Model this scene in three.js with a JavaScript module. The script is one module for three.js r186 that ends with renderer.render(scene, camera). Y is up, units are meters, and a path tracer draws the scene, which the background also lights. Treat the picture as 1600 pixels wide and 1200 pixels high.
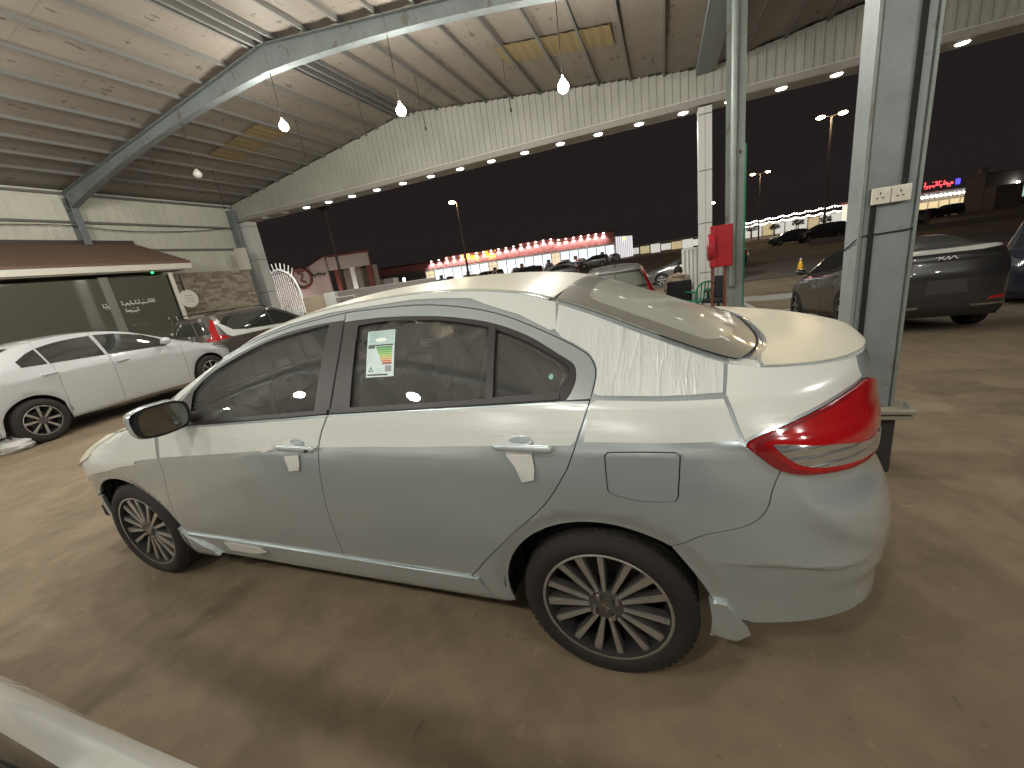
import * as THREE from 'three';
import { mergeGeometries } from 'three/addons/utils/BufferGeometryUtils.js';
import { RoundedBoxGeometry } from 'three/addons/geometries/RoundedBoxGeometry.js';

// ============ camera, sky, exposure
const scene = new THREE.Scene();
const camera = new THREE.PerspectiveCamera(87.115, 4 / 3, .05, 600);
camera.position.set(0, 1.48, 0);
camera.quaternion.setFromRotationMatrix(new THREE.Matrix4().makeBasis(
  new THREE.Vector3(.93226, -.13737, -.33469), new THREE.Vector3(.03017, .95141, -.30645), new THREE.Vector3(.36053, .27559, .89111)));
const renderer = new THREE.WebGLRenderer({ antialias: true });
renderer.toneMapping = THREE.LinearToneMapping;
renderer.toneMappingExposure = 1;
renderer.shadowMap.enabled = true;
renderer.setSize(1024, 768);
{ // night sky of a lit city: nearly black, a little warmer low down
  const w = 64, h = 32, d = new Float32Array(w * h * 4);
  for (let j = 0; j < h; j++) for (let i = 0; i < w; i++) {
    const el = Math.abs((j + .5) / h - .5) * 2, k = Math.exp(-el * 4), o = (j * w + i) * 4;
    d[o] = .0125 + .006 * k; d[o + 1] = .0105 + .0035 * k; d[o + 2] = .0118 + .0015 * k; d[o + 3] = 1;
  }
  const sky = new THREE.DataTexture(d, w, h, THREE.RGBAFormat, THREE.FloatType);
  sky.mapping = THREE.EquirectangularReflectionMapping; sky.magFilter = THREE.LinearFilter; sky.needsUpdate = true;
  scene.background = sky; scene.environment = sky;
}
const BULB = 15, BULB_COLOR = new THREE.Color(1, .985, .91), SOFFIT = 8, LED = new THREE.Color(.97, 1, .95);

// ============ curves and car body surfaces
// ---- curves
function pch(pts) {                                   // monotone cubic through [x, y] pairs
  const n = pts.length, xs = pts.map(p => p[0]), ys = pts.map(p => p[1]), d = [], m = [];
  for (let i = 0; i < n - 1; i++) d.push((ys[i + 1] - ys[i]) / (xs[i + 1] - xs[i]));
  for (let i = 0; i < n; i++) {
    if (i === 0) m.push(d[0]); else if (i === n - 1) m.push(d[n - 2]);
    else m.push(d[i - 1] * d[i] <= 0 ? 0 : 2 * d[i - 1] * d[i] / (d[i - 1] + d[i]));
  }
  return x => {
    if (x <= xs[0]) return ys[0]; if (x >= xs[n - 1]) return ys[n - 1];
    let i = 0; while (x > xs[i + 1]) i++;
    const h = xs[i + 1] - xs[i], t = (x - xs[i]) / h, t2 = t * t, t3 = t2 * t;
    return ys[i] * (2 * t3 - 3 * t2 + 1) + m[i] * h * (t3 - 2 * t2 + t) + ys[i + 1] * (3 * t2 - 2 * t3) + m[i + 1] * h * (t3 - t2);
  };
}
const sst = (a, b, x) => { const t = Math.min(1, Math.max(0, (x - a) / (b - a))); return t * t * (3 - 2 * t); };
// ---- a car body as two surfaces: side(a, y) wraps round both ends, top(a, w) spans rail to rail
function carSurface(s) {
  const yTop = pch(s.top), yRail = pch(s.rail.map(r => [r[0], r[1]])), zRail = pch(s.rail.map(r => [r[0], r[2]]));
  const yBelt = pch(s.belt.map(r => [r[0], r[1]])), zBelt = pch(s.belt.map(r => [r[0], r[2]]));
  const yCr = pch(s.crease), xr = pch(s.rear), xf = pch(s.front), low = s.low, zc = s.zc;
  const wide = (x, y) => {                            // half width of the section at x
    const yb = yBelt(x), zb = zBelt(x), yc = yCr(x), yr = yRail(x), zr = zRail(x);
    let z;
    if (y <= yc) z = pch([...low.map(p => [p[0] * yc, p[1]]), [yc, zc]])(y);
    else if (y <= yb) { const t = (y - yc) / (yb - yc); z = zc + (zb - zc) * (t + s.soft * t * (t - 1) * -1 * 0 + .35 * t * (t - 1)); }
    else { const t = Math.min(1.15, (y - yb) / Math.max(.02, yr - yb)); z = zb + (zr - zb) * t + s.bulge * 4 * t * (1 - t) * sst(.06, .25, yr - yb); }
    if (s.lips) for (const l of s.lips) z += l(x, y);
    for (const c of s.wheels) { const d = Math.hypot(x - c[0], y - c[1]); z -= .016 * Math.max(0, Math.min(1, (c[2] + .05 - d) / .05)); }
    return z;
  };
  const ell = (e, p) => {                               // squarish corner: e 0..1 -> [fraction along x, fraction of z]
    const m = Math.pow(2, -1 / p);
    if (e <= .5) { const u = 2 * e * m; return [u, Math.pow(Math.max(0, 1 - Math.pow(u, p)), 1 / p)]; }
    const v = 2 * (1 - Math.min(1, e)) * m; return [Math.pow(Math.max(0, 1 - Math.pow(v, p)), 1 / p), v];
  };
  const XK = (a, y) => {
    if (a > s.xcr) { const d = a - s.xcr, r = ell(d < s.ar ? .5 * d / s.ar : .5 + .5 * (d - s.ar) / s.az, s.pr(y)); return [s.xcr + (xr(y) - s.xcr) * r[0], r[1]]; }
    if (a < s.xcf) { const d = s.xcf - a, r = ell(d < s.af ? .5 * d / s.af : .5 + .5 * (d - s.af) / s.az, s.pf(y)); return [s.xcf + (xf(y) - s.xcf) * r[0], r[1]]; }
    return [a, 1];
  };
  const X = (a, y) => XK(a, y)[0];
  const side = (a, y) => { const [x, k] = XK(a, y); return [x, y, wide(x, y) * k]; };
  const railY = a => { let y = yRail(Math.max(s.xf0, Math.min(s.xr0, a))); for (let i = 0; i < 6; i++) y = yRail(X(a, y)); return y; };
  const top = (a, w) => {
    const y = railY(a), [x, , z] = side(a, y), q = Math.abs(w), c = yTop(x);
    return [x, c + (y - c) * Math.pow(q, s.crown || 2.4), z * w];
  };
  return { side, top, wide, railY, X, aFront: s.xcf - s.af - s.az, aRear: s.xcr + s.ar + s.az, yTop, yRail, yBelt, yCr, zRail };
}
const RIDGE_Y = pch([[.45, .92], [.512, .848], [.584, .761], [.66, .70], [.75, .655], [.85, .63]]), LEDGE_Y = pch([[.35, .572], [.49, .584], [.66, .57], [.78, .575]]);
const CIAZ = {
  top: [[-3.52, .70], [-3.4, .755], [-3.2, .82], [-3.0, .87], [-2.7, .935], [-2.45, .985], [-2.2, 1.098], [-1.85, 1.248], [-1.5, 1.385], [-1.3, 1.43], [-1.05, 1.455], [-.84, 1.46], [-.62, 1.452], [-.32, 1.422], [-.15, 1.388], [.1, 1.30], [.4, 1.17], [.54, 1.11], [.62, 1.103], [.75, 1.1], [.86, 1.09], [.935, 1.055]],
  rail: [[-3.5, .69, .7], [-3.2, .79, .7], [-2.95, .84, .7], [-2.7, .89, .7], [-2.5, .96, .705], [-2.31, 1.022, .7], [-1.85, 1.222, .64], [-1.5, 1.352, .59], [-1.2, 1.408, .57], [-.95, 1.426, .56], [-.72, 1.432, .555], [-.5, 1.421, .55], [-.26, 1.386, .55], [-.12, 1.34, .56], [0, 1.29, .565], [.11, 1.237, .575], [.24, 1.178, .59], [.33, 1.14, .615], [.4, 1.118, .65], [.47, 1.105, .685], [.6, 1.092, .7], [.72, 1.082, .71], [.86, 1.07, .72], [.935, 1.055, .72]],
  belt: [[-3.5, .66, .80], [-3.2, .755, .80], [-2.95, .80, .81], [-2.7, .85, .815], [-2.5, .91, .82], [-2.31, .955, .825], [-1.2, 1.02, .828], [-.3, 1.05, .825], [.1, 1.055, .82], [.45, 1.05, .815], [.8, 1.04, .81], [.94, 1.03, .81]],
  crease: [[-3.4, .62], [-2.9, .745], [-2.4, .79], [-1.4, .865], [-.6, .90], [-.1, .92], [.4, .938], [.9, .945]],
  low: [[.19, .72], [.27, .805], [.40, .826], [.60, .848], [.85, .866]], zc: .872, soft: 0, bulge: .012,
  wheels: [[-.005, .325, .352], [-2.64, .325, .352]],
rear: [[.2, .84], [.3, .868], [.38, .868], [.45, .862], [.52, .879], [.58, .881], [.62, .877], [.66, .871], [.71, .862], [.76, .845], [.82, .822], [.88, .838], [.93, .851], [.97, .853], [1.01, .864], [1.05, .882], [1.09, .888]],
  front: [[.15, -3.38], [.3, -3.46], [.45, -3.5], [.6, -3.53], [.7, -3.52], [.8, -3.46]],
  lips: [(x, y) => x < .42 ? 0 : .014 * sst(.44, .62, x) * Math.exp(-Math.pow((y - RIDGE_Y(x)) / (y > RIDGE_Y(x) ? .10 : .05), 2)), (x, y) => { const d = y - LEDGE_Y(x); return x < .3 || x > .8 ? 0 : .011 * sst(.3, .5, x) * (1 - sst(.64, .78, x)) * (d > 0 ? Math.exp(-d / .045) : Math.max(0, 1 + d / .014) - .5 * sst(0, .03, -d)); }],
  xcr: .12, xcf: -2.75, pr: pch([[.3, 4.2], [.72, 4.2], [.9, 3.2], [1.06, 2.4]]), pf: pch([[.3, 2.4], [.55, 2.1], [.7, 2]]), ar: .58, af: .53, az: .66, xf0: -3.5, xr0: .935,
};
// ============ helpers
let seed = 7;
const rnd = () => { seed = (seed * 1664525 + 1013904223) >>> 0; return seed / 4294967296; };
const rr = (a, b) => a + (b - a) * rnd();
const used = {};
const numbered = n => { used[n] = (used[n] || 0) + 1; return used[n] === 1 ? n : n + '_' + String(used[n] - 1).padStart(3, '0'); };
const V = (x, y, z) => new THREE.Vector3(x, y, z);
function tag(o, label, category, group) { if (label) o.userData.label = label; if (category) o.userData.category = category; if (group) o.userData.group = group; return o; }
function thing(name, label, category, p = [0, 0, 0], turn = 0, group) {
  const o = new THREE.Group(); o.name = numbered(name); o.position.set(...p); o.rotation.y = turn; scene.add(o);
  return tag(o, label, category, group);
}
function mesh(name, geos, m, parent) {
  let g = Array.isArray(geos) ? (geos.length === 1 ? geos[0] : mergeGeometries(geos.map(q => { const k = q.index ? q.toNonIndexed() : q; for (const a of Object.keys(k.attributes)) if (!['position', 'normal', 'uv'].includes(a)) k.deleteAttribute(a); return k; }))) : geos;
  const o = new THREE.Mesh(g, m); o.castShadow = o.receiveShadow = true;
  o.name = parent ? name : numbered(name); (parent || scene).add(o); return o;
}
const structure = (name, geos, m) => { const o = mesh(name, geos, m); o.userData.kind = 'structure'; return o; };
const bx = (w, h, d, x = 0, y = 0, z = 0, r = 0) => (r ? new RoundedBoxGeometry(w, h, d, 2, r) : new THREE.BoxGeometry(w, h, d)).translate(x, y, z);
const cy = (r0, r1, h, x = 0, y = 0, z = 0, n = 16) => new THREE.CylinderGeometry(r0, r1, h, n).translate(x, y, z);
const tube = (pts, r, n = 24, s = 6) => new THREE.TubeGeometry(new THREE.CatmullRomCurve3(pts.map(p => V(...p))), n, r, s);
function rod(a, b, r, s = 8) {
  const A = V(...a), B = V(...b), d = B.clone().sub(A), g = new THREE.CylinderGeometry(r, r, d.length(), s);
  g.applyQuaternion(new THREE.Quaternion().setFromUnitVectors(V(0, 1, 0), d.normalize())); return g.translate(...A.add(B).multiplyScalar(.5).toArray());
}
function extr(pts, depth, o = {}) {                   // outline in x, y pushed along z
  const s = new THREE.Shape(pts.map(p => new THREE.Vector2(...p)));
  for (const h of o.holes || []) s.holes.push(new THREE.Path(h.map(p => new THREE.Vector2(...p))));
  return new THREE.ExtrudeGeometry(s, { depth, bevelEnabled: !!o.bevel, bevelSize: o.bevel || 0, bevelThickness: o.bevel || 0, bevelSegments: 2, curveSegments: 16 });
}
// value noise that repeats every n cells
function noise2(n, s) {
  let q = s >>> 0; const t = new Float32Array(n * n);
  for (let i = 0; i < n * n; i++) { q = (q * 1664525 + 1013904223) >>> 0; t[i] = q / 4294967296; }
  return (u, v) => {
    u = ((u % 1) + 1) % 1 * n; v = ((v % 1) + 1) % 1 * n;
    const i = Math.floor(u), j = Math.floor(v), a = u - i, b = v - j, A = a * a * (3 - 2 * a), B = b * b * (3 - 2 * b), i1 = (i + 1) % n, j1 = (j + 1) % n;
    return (t[j * n + i] * (1 - A) + t[j * n + i1] * A) * (1 - B) + (t[j1 * n + i] * (1 - A) + t[j1 * n + i1] * A) * B;
  };
}
function fbm(n, s, oct = 5) { const L = []; for (let i = 0; i < oct; i++) L.push(noise2(n << i, s + i * 31)); return (u, v) => { let x = 0, a = .5, t = 0; for (const l of L) { x += a * l(u, v); t += a; a *= .55; } return x / t; }; }
function texture(w, h, fn, srgb) {                    // fn(u, v) -> [r, g, b] 0..1 linear, or a number
  const d = new Uint8Array(w * h * 4);
  for (let j = 0; j < h; j++) for (let i = 0; i < w; i++) {
    let c = fn((i + .5) / w, (j + .5) / h); if (typeof c === 'number') c = [c, c, c];
    for (let k = 0; k < 3; k++) d[(j * w + i) * 4 + k] = 255 * Math.min(1, Math.max(0, srgb ? (c[k] <= .0031308 ? 12.92 * c[k] : 1.055 * Math.pow(c[k], 1 / 2.4) - .055) : c[k]));
    d[(j * w + i) * 4 + 3] = 255;
  }
  const t = new THREE.DataTexture(d, w, h); t.wrapS = t.wrapT = THREE.RepeatWrapping; t.magFilter = t.minFilter = THREE.LinearFilter;
  if (srgb) t.colorSpace = THREE.SRGBColorSpace; t.needsUpdate = true; return t;
}
const scaled = (t, u, v) => { const c = t.clone(); c.repeat.set(u, v); c.needsUpdate = true; return c; };
function canvasTex(w, h, draw) { const c = document.createElement('canvas'); c.width = w; c.height = h; draw(c.getContext('2d')); const t = new THREE.CanvasTexture(c); t.colorSpace = THREE.SRGBColorSpace; t.magFilter = THREE.LinearFilter; return t; }
const mat = (r, g, b, rough = .6, o = {}) => { const { metal, ...rest } = o; return new THREE.MeshStandardMaterial({ color: new THREE.Color().setRGB(r, g, b), roughness: rough, metalness: metal || 0, ...rest }); };
const phys = (r, g, b, rough, o = {}) => new THREE.MeshPhysicalMaterial({ color: new THREE.Color().setRGB(r, g, b), roughness: rough, ...o });
const glow = (r, g, b, k) => new THREE.MeshStandardMaterial({ color: 0x111111, roughness: .6, emissive: new THREE.Color().setRGB(r, g, b), emissiveIntensity: k });
const uvBox = (g, s = 1) => {                         // uv in metres from the dominant direction of each face
  const k = g.index ? g.toNonIndexed() : g, p = k.attributes.position, n = k.attributes.normal, u = new Float32Array(p.count * 2);
  for (let i = 0; i < p.count; i++) {
    const a = Math.abs(n.getX(i)), b = Math.abs(n.getY(i)), c = Math.abs(n.getZ(i));
    u[2 * i] = (a > b && a > c ? p.getZ(i) : p.getX(i)) * s; u[2 * i + 1] = (b >= a && b >= c ? p.getZ(i) : p.getY(i)) * s;
  }
  k.setAttribute('uv', new THREE.BufferAttribute(u, 2)); return k;
};
// ground height: level under the car, falling gently away towards the road
const groundY = (x, z) => {
  const d = Math.max(0, -z - 3.2);
  return -.045 * Math.min(d, 9.8) * sst(0, 1.2, d) - .25 * sst(1.5, 2.8, x) * sst(6, 11, -z) * (1 - sst(13, 30, -z)) + .25 * sst(25, 70, -z);
};

// ============ materials
const noiseT = noise2(48, 401), fA = fbm(4, 11, 6), fB = fbm(8, 23, 5), fC = fbm(32, 5, 4), fD = fbm(3, 77, 4);
const stain = fbm(6, 303, 4), scuff = fbm(5, 611, 3), speck = noise2(256, 909);
const floorTex = texture(1536, 1536, (u, v) => {      // dusty concrete: trodden dirt, oil drips, pale scuffs, grit
  const p = fA(u, v), q = fB(u + .3 * p, v), g = fC(u, v), g2 = fC(u * 4, v * 4), s = sst(.52, .6, fD(u + .1 * q, v + .1 * p)), m = sst(.60, .64, q) * .10;
  const oil = sst(.635, .67, stain(u + .05 * g, v)) * .16, pale = sst(.66, .74, scuff(u * 2 + .2 * q, v)) * sst(.5, .62, g) * .12, dot = sst(.93, .98, speck(u, v)) * .2 - sst(.95, .98, speck(v + .3, u)) * .2;
  const k = .82 + .30 * (p - .5) + .22 * (q - .5) + .26 * (g - .5) + .26 * (g2 - .5) - .10 * s - m - oil + pale + dot;
  return [.275 * k, .207 * k, .131 * k];
}, true);
const floorBump = texture(512, 512, (u, v) => .5 * fB(u, v) + .5 * fC(u, v));
const M = {};
M.floor = new THREE.MeshStandardMaterial({ map: scaled(floorTex, 1 / 9, 1 / 9), bumpMap: scaled(floorBump, 1 / 2.3, 1 / 2.3), bumpScale: .004, roughness: .82 });
const wrinkle = texture(1024, 1024, (u, v) => {       // ridged noise stretched along v: creased plastic film
  let h = 0; for (const [n, k, a] of [[fA, 1, .5], [fB, 1, .3], [fB, 3, .2]]) h += a * (1 - Math.abs(2 * n(u * k, v * k * .5) - 1)); return h;
});
const filmStreak = texture(1024, 512, (u, v) => .5 * fA(u * .5, v * 3) + .5 * fB(u * .5, v * 2));
const creases = texture(512, 512, (u, v) => Math.pow(1 - Math.abs(2 * fA(u * 2, v * .5) - 1), 6));
M.paint = phys(.485, .54, .55, .26, { metalness: .5, clearcoat: 1, clearcoatRoughness: .04 });
M.film = phys(.64, .655, .62, .26, { clearcoat: .5, clearcoatRoughness: .2, bumpMap: scaled(filmStreak, .8, 1.6), bumpScale: .004 });
M.filmBeige = phys(.62, .585, .475, .38, { clearcoat: .35, clearcoatRoughness: .25, bumpMap: scaled(wrinkle, .7, .7), bumpScale: .0035 });
M.filmCrease = phys(.63, .645, .62, .22, { clearcoat: .8, clearcoatRoughness: .12, bumpMap: scaled(creases, 2.4, 1.6), bumpScale: .003 });
M.tape = phys(.68, .675, .64, .3, { clearcoat: .6, clearcoatRoughness: .15, bumpMap: scaled(wrinkle, 6, 6), bumpScale: .004 });
M.trim = mat(.030, .025, .023, .42);
M.rubber = mat(.020, .017, .015, .8, { bumpMap: scaled(floorBump, 3, 3), bumpScale: .001 });
M.black = mat(.008, .008, .009, .75);
M.gap = mat(.004, .004, .004, .9);
M.glass = phys(.86, .88, .84, .015, { transmission: .94, thickness: 0, ior: 1.85 });
M.darkGlass = phys(.03, .033, .029, .03, { ior: 1.8, clearcoat: .6, clearcoatRoughness: .02 });
M.dustGlass = phys(.36, .36, .30, .3, { clearcoat: .3, clearcoatRoughness: .03 });
M.frit = phys(.20, .19, .16, .3, { clearcoat: .3, clearcoatRoughness: .05 });
M.red = phys(.40, .007, .010, .10, { clearcoat: 1, clearcoatRoughness: .02, bumpMap: scaled(texture(64, 256, (u, v) => Math.abs(((v * 3) % 1) - .5)), 6, 5), bumpScale: .004 });
M.redDark = phys(.20, .006, .010, .15, { clearcoat: 1, clearcoatRoughness: .02 });
M.chromeLens = phys(.58, .58, .57, .12, { metalness: .8, clearcoat: 1, clearcoatRoughness: .02, bumpMap: scaled(texture(64, 256, (u, v) => .5 + .5 * Math.sin(v * 6.283 * 4) + .2 * Math.sin(u * 6.283)), 12, 10), bumpScale: .0025 });
M.alloy = mat(.56, .54, .51, .34, { metal: .8 });
M.alloyDark = mat(.13, .12, .11, .42, { metal: .5 });
M.chrome = mat(.7, .7, .68, .18, { metal: 1 });
M.mirror = mat(.22, .23, .22, .03, { metal: 1 });
M.seat = mat(.15, .145, .125, .7);
M.wrap = phys(.20, .20, .175, .25, { bumpMap: scaled(wrinkle, 2.2, 2.2), bumpScale: .03, clearcoat: .7, clearcoatRoughness: .12 });
const ceilTex = texture(1024, 1024, (u, v) => {       // stapled insulation facing: broad stains, seams, short dark tears
  const p = fA(u, v), q = fB(u, v), g = fC(u, v), seam = Math.abs(((v * 4) % 1) - .5) > .493 ? .82 : 1;
  const tear = sst(.80, .86, noiseT(u * 2, v * .5)) * sst(.5, .6, g) * .5;
  const k = (.92 + .16 * (p - .5) + .12 * (q - .5) + .08 * (g - .5)) * seam * (1 - tear);
  return [.290 * k, .250 * k, .207 * k];
}, true);
M.ceil = new THREE.MeshStandardMaterial({ map: scaled(ceilTex, 1 / 5, 1 / 5), bumpMap: scaled(wrinkle, 1 / 2, 1 / 2), bumpScale: .012, roughness: .55 });
const sheetTex = texture(512, 512, (u, v) => { const k = .9 + .3 * (fA(u, v) - .5) + .12 * (fC(u, v * .2) - .5); return [.46 * k, .45 * k, .39 * k]; }, true);
M.sheet = new THREE.MeshStandardMaterial({ map: scaled(sheetTex, 1 / 4, 1 / 4), roughness: .5 });
const steelTex = texture(512, 512, (u, v) => { const k = .86 + .4 * (fA(u, v) - .5) + .18 * (fC(u, v) - .5), r = sst(.66, .72, fB(u, v)) * .5; return [.30 * k * (1 - r) + .16 * r, .335 * k * (1 - r) + .09 * r, .335 * k * (1 - r) + .05 * r]; }, true);
M.wallSheet = new THREE.MeshStandardMaterial({ map: scaled(sheetTex, 1 / 4, 1 / 4), color: new THREE.Color().setRGB(1.75, 1.75, 1.7), roughness: .5 });
M.steel = new THREE.MeshStandardMaterial({ map: scaled(steelTex, 1 / 1.6, 1 / 1.6), roughness: .48, metalness: .15 });
M.purlin = mat(.19, .185, .17, .6);
M.galv = new THREE.MeshStandardMaterial({ map: scaled(steelTex, 1 / 1.3, 1 / 1.3), color: new THREE.Color().setRGB(1.0, 1.0, .92), roughness: .45, metalness: .25 });
M.skylight = phys(.27, .20, .095, .5, { bumpMap: scaled(floorBump, 1, 1), bumpScale: .01 });
M.white = mat(.74, .73, .69, .45);
M.cream = mat(.72, .68, .58, .4);
const stoneTex = texture(512, 512, (u, v) => { const k = .85 + .5 * (fB(u, v) - .5) + .3 * (fC(u, v) - .5); return [.58 * k, .50 * k, .39 * k]; }, true);
M.stone = new THREE.MeshStandardMaterial({ map: scaled(stoneTex, 2, 2), roughness: .8 });
M.wood = mat(.20, .125, .085, .7, { bumpMap: scaled(floorBump, .5, 6), bumpScale: .01 });
M.redPaint = phys(.42, .018, .028, .3, { clearcoat: .6, clearcoatRoughness: .1 });
M.rust = mat(.16, .035, .022, .6);
M.green = mat(.02, .22, .11, .4);

// ============ the ground
{
  const g = new THREE.BufferGeometry(), pos = [], uv = [], idx = [], xs = [], zs = [];
  for (let x = -320; x < -30; x += 20) xs.push(x); for (let x = -30; x <= 14; x += .5) xs.push(x); for (let x = 16; x <= 320; x += 20) xs.push(x);
  for (let z = 30; z > 12; z -= 6) zs.push(z); for (let z = 12; z >= -32; z -= .4) zs.push(z); for (let z = -36; z >= -420; z -= 12) zs.push(z);
  for (const z of zs) for (const x of xs) { pos.push(x, groundY(x, z), z); uv.push(x, z); }
  const W = xs.length;
  for (let j = 0; j < zs.length - 1; j++) for (let i = 0; i < W - 1; i++) { const a = j * W + i; idx.push(a, a + 1, a + W, a + 1, a + W + 1, a + W); }
  g.setAttribute('position', new THREE.Float32BufferAttribute(pos, 3)); g.setAttribute('uv', new THREE.Float32BufferAttribute(uv, 2)); g.setIndex(idx); g.computeVertexNormals();
  structure('ground', g, M.floor);
  const road = new THREE.PlaneGeometry(260, 11, 260, 16).rotateX(-Math.PI / 2); const p = road.attributes.position;
  for (let i = 0; i < p.count; i++) { const x = p.getX(i) + 60, z = p.getZ(i) - 31 - p.getX(i) * .08; p.setXYZ(i, x, groundY(x, z) + .02, z); }
  road.computeVertexNormals(); structure('road', uvBox(road), mat(.125, .103, .080, .85));
}
// kerb and pale apron by the second column
for (const [a, b, w, label] of [[[2.3, -12.75], [9.5, -12.4], .16, 'low pale kerb across the slope by the dark fastback'], [[2.3, -12.85], [2.15, -14.9], .16, 'low kerb running back from the slender column base'], [[2.3, -15.6], [9.5, -15.4], .9, 'wide pale concrete strip behind the parked dark fastback']]) {
  const n = 12, gs = [], dx = b[0] - a[0], dz = b[1] - a[1], L = Math.hypot(dx, dz);
  for (let i = 0; i < n; i++) { const t = (i + .5) / n, x = a[0] + dx * t, z = a[1] + dz * t; gs.push(new RoundedBoxGeometry(L / n, .12, w, 2, .02).rotateY(-Math.atan2(dz, dx)).translate(x, groundY(x, z) + .005, z)); }
  const k = structure(w > .5 ? 'concrete_strip' : 'kerb', uvBox(mergeGeometries(gs)), mat(.42, .39, .34, .8)); k.userData.label = label;
}

// ============ the shed: two bays of a pitched steel roof open to the front
const shed = thing('open_shed', 'open steel shed roof with corrugated fascia over the parked cars', 'shed');
const EAVE = -16.4, RIDGE = -7.59, VALLEY = 1.22, FZ = -13, BZ = 10;
const roofY = x => x < VALLEY ? (x < RIDGE ? 5.46 + (x - EAVE) / (RIDGE - EAVE) * 1.22 : 6.68 - (x - RIDGE) / (VALLEY - RIDGE) * 1.10) : x < 10.0 ? 5.58 + (x - VALLEY) / 8.8 * 1.1 : 6.68 - (x - 10.02) / 8.8 * 1.1;
const SLOPES = [[EAVE, RIDGE], [RIDGE, VALLEY], [VALLEY, 10.02], [10.02, 18.8]];
const N1 = fbm(4, 91, 4);
for (const [x0, x1] of SLOPES) {                      // insulation sagging a little between purlins
  const nx = 66, nz = 120, g = new THREE.PlaneGeometry(1, 1, nx, nz), p = g.attributes.position, u = g.attributes.uv;
  for (let i = 0; i < p.count; i++) {
    const x = x0 + (p.getX(i) + .5) * (x1 - x0), z = BZ + (p.getY(i) + .5) * (FZ - BZ), s = (x - VALLEY) / .82, f = Math.abs(Math.sin(Math.PI * (s - .5)));
    p.setXYZ(i, x, roofY(x) - .035 * f * (.3 + N1(x / 9, z / 9)) - .02 * N1(x / 2.5, z / 2.5), z); u.setXY(i, x, z);
  }
  g.computeVertexNormals(); mesh('ceiling_sheet', g, M.ceil, shed);
  mesh('roof_sheet', extr([[x0, roofY(x0 + (x0 === VALLEY || x0 > 9 ? 1e-4 : 0)) + .06], [x1, roofY(x1 - 1e-4) + .06], [x1, roofY(x1 - 1e-4) + .12], [x0, roofY(x0 + 1e-4) + .12]], BZ - FZ + .6).translate(0, 0, FZ - .55), M.sheet, shed);
  const slope = Math.atan2(roofY(x1 - 1e-3) - roofY(x0 + 1e-3), x1 - x0 - .002);
  const pg = bx(.05, .10, BZ - FZ, 0, 0, 0).rotateZ(slope);
  for (let k = 1; k < 11; k++) {
    const x = (x0 < RIDGE + 1 && x0 >= RIDGE - 1 || x0 === EAVE) ? x1 - (x0 === EAVE ? .3 : 1.08) - (k - 1) * (x0 === EAVE ? .8 : .82) : x0 + .75 + (k - 1) * .82;
    if (x < x0 + .1 || x > x1 - .1) continue;
    const o = mesh('purlin', pg, M.purlin, shed); o.position.set(x, roofY(x) - .062, (BZ + FZ) / 2);
  }
}
for (const x of [RIDGE - .12, RIDGE + .12]) { const o = mesh('purlin', bx(.06, .15, BZ - FZ), M.purlin, shed); o.position.set(x, roofY(x) - .085, (BZ + FZ) / 2); }
for (const [x, z, w, d] of [[-2.1, -10.35, 2.5, .9], [-11.6, -10.3, 2.5, 1.0]]) {   // old translucent sheets
  const a = Math.atan2(x < RIDGE ? 1.22 : -1.1, 8.81);
  const g = new THREE.PlaneGeometry(w, d, 40, 2).rotateX(Math.PI / 2), p = g.attributes.position;
  for (let i = 0; i < p.count; i++) p.setY(i, .012 * Math.sin(p.getX(i) * 30));
  g.computeVertexNormals(); const o = mesh('skylight', g.rotateZ(a), M.skylight, shed); o.position.set(x, roofY(x) - .075, z);
}
for (const z of [-7.85, -2.7, 2.4, 7.5]) {            // rafters, deeper at the knees and the valley
  for (const [x0, x1] of SLOPES.slice(0, 3)) {
    const dep = x => .26 + .22 * Math.pow(Math.min(1, Math.abs(x - (x0 + x1) / 2) / 4.4), 2), top = [], bot = [], n = 14, gs = [];
    for (let i = 0; i <= n; i++) { const x = x0 + (x1 - x0) * i / n, y = roofY(Math.min(x1 - 1e-4, Math.max(x0 + 1e-4, x))) - .145; top.push([x, y]); bot.push([x, y - dep(x)]); }
    gs.push(extr([...top, ...bot.slice().reverse()], .012).translate(0, 0, z - .006));
    gs.push(extr([...bot, ...bot.slice().reverse().map(p => [p[0], p[1] - .014])], .19).translate(0, 0, z - .095));
    gs.push(extr([...top, ...top.slice().reverse().map(p => [p[0], p[1] - .014])], .19).translate(0, 0, z - .095));
    mesh('rafter', uvBox(mergeGeometries(gs.map(g => g.index ? g.toNonIndexed() : g))), M.steel, shed);
  }
}
mesh('valley_gutter', [bx(.42, .02, BZ - FZ, VALLEY - .12, 5.42, (BZ + FZ) / 2), bx(.02, .16, BZ - FZ, VALLEY - .33, 5.49, (BZ + FZ) / 2), bx(.02, .16, BZ - FZ, VALLEY + .09, 5.49, (BZ + FZ) / 2)], M.steel, shed);
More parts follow.
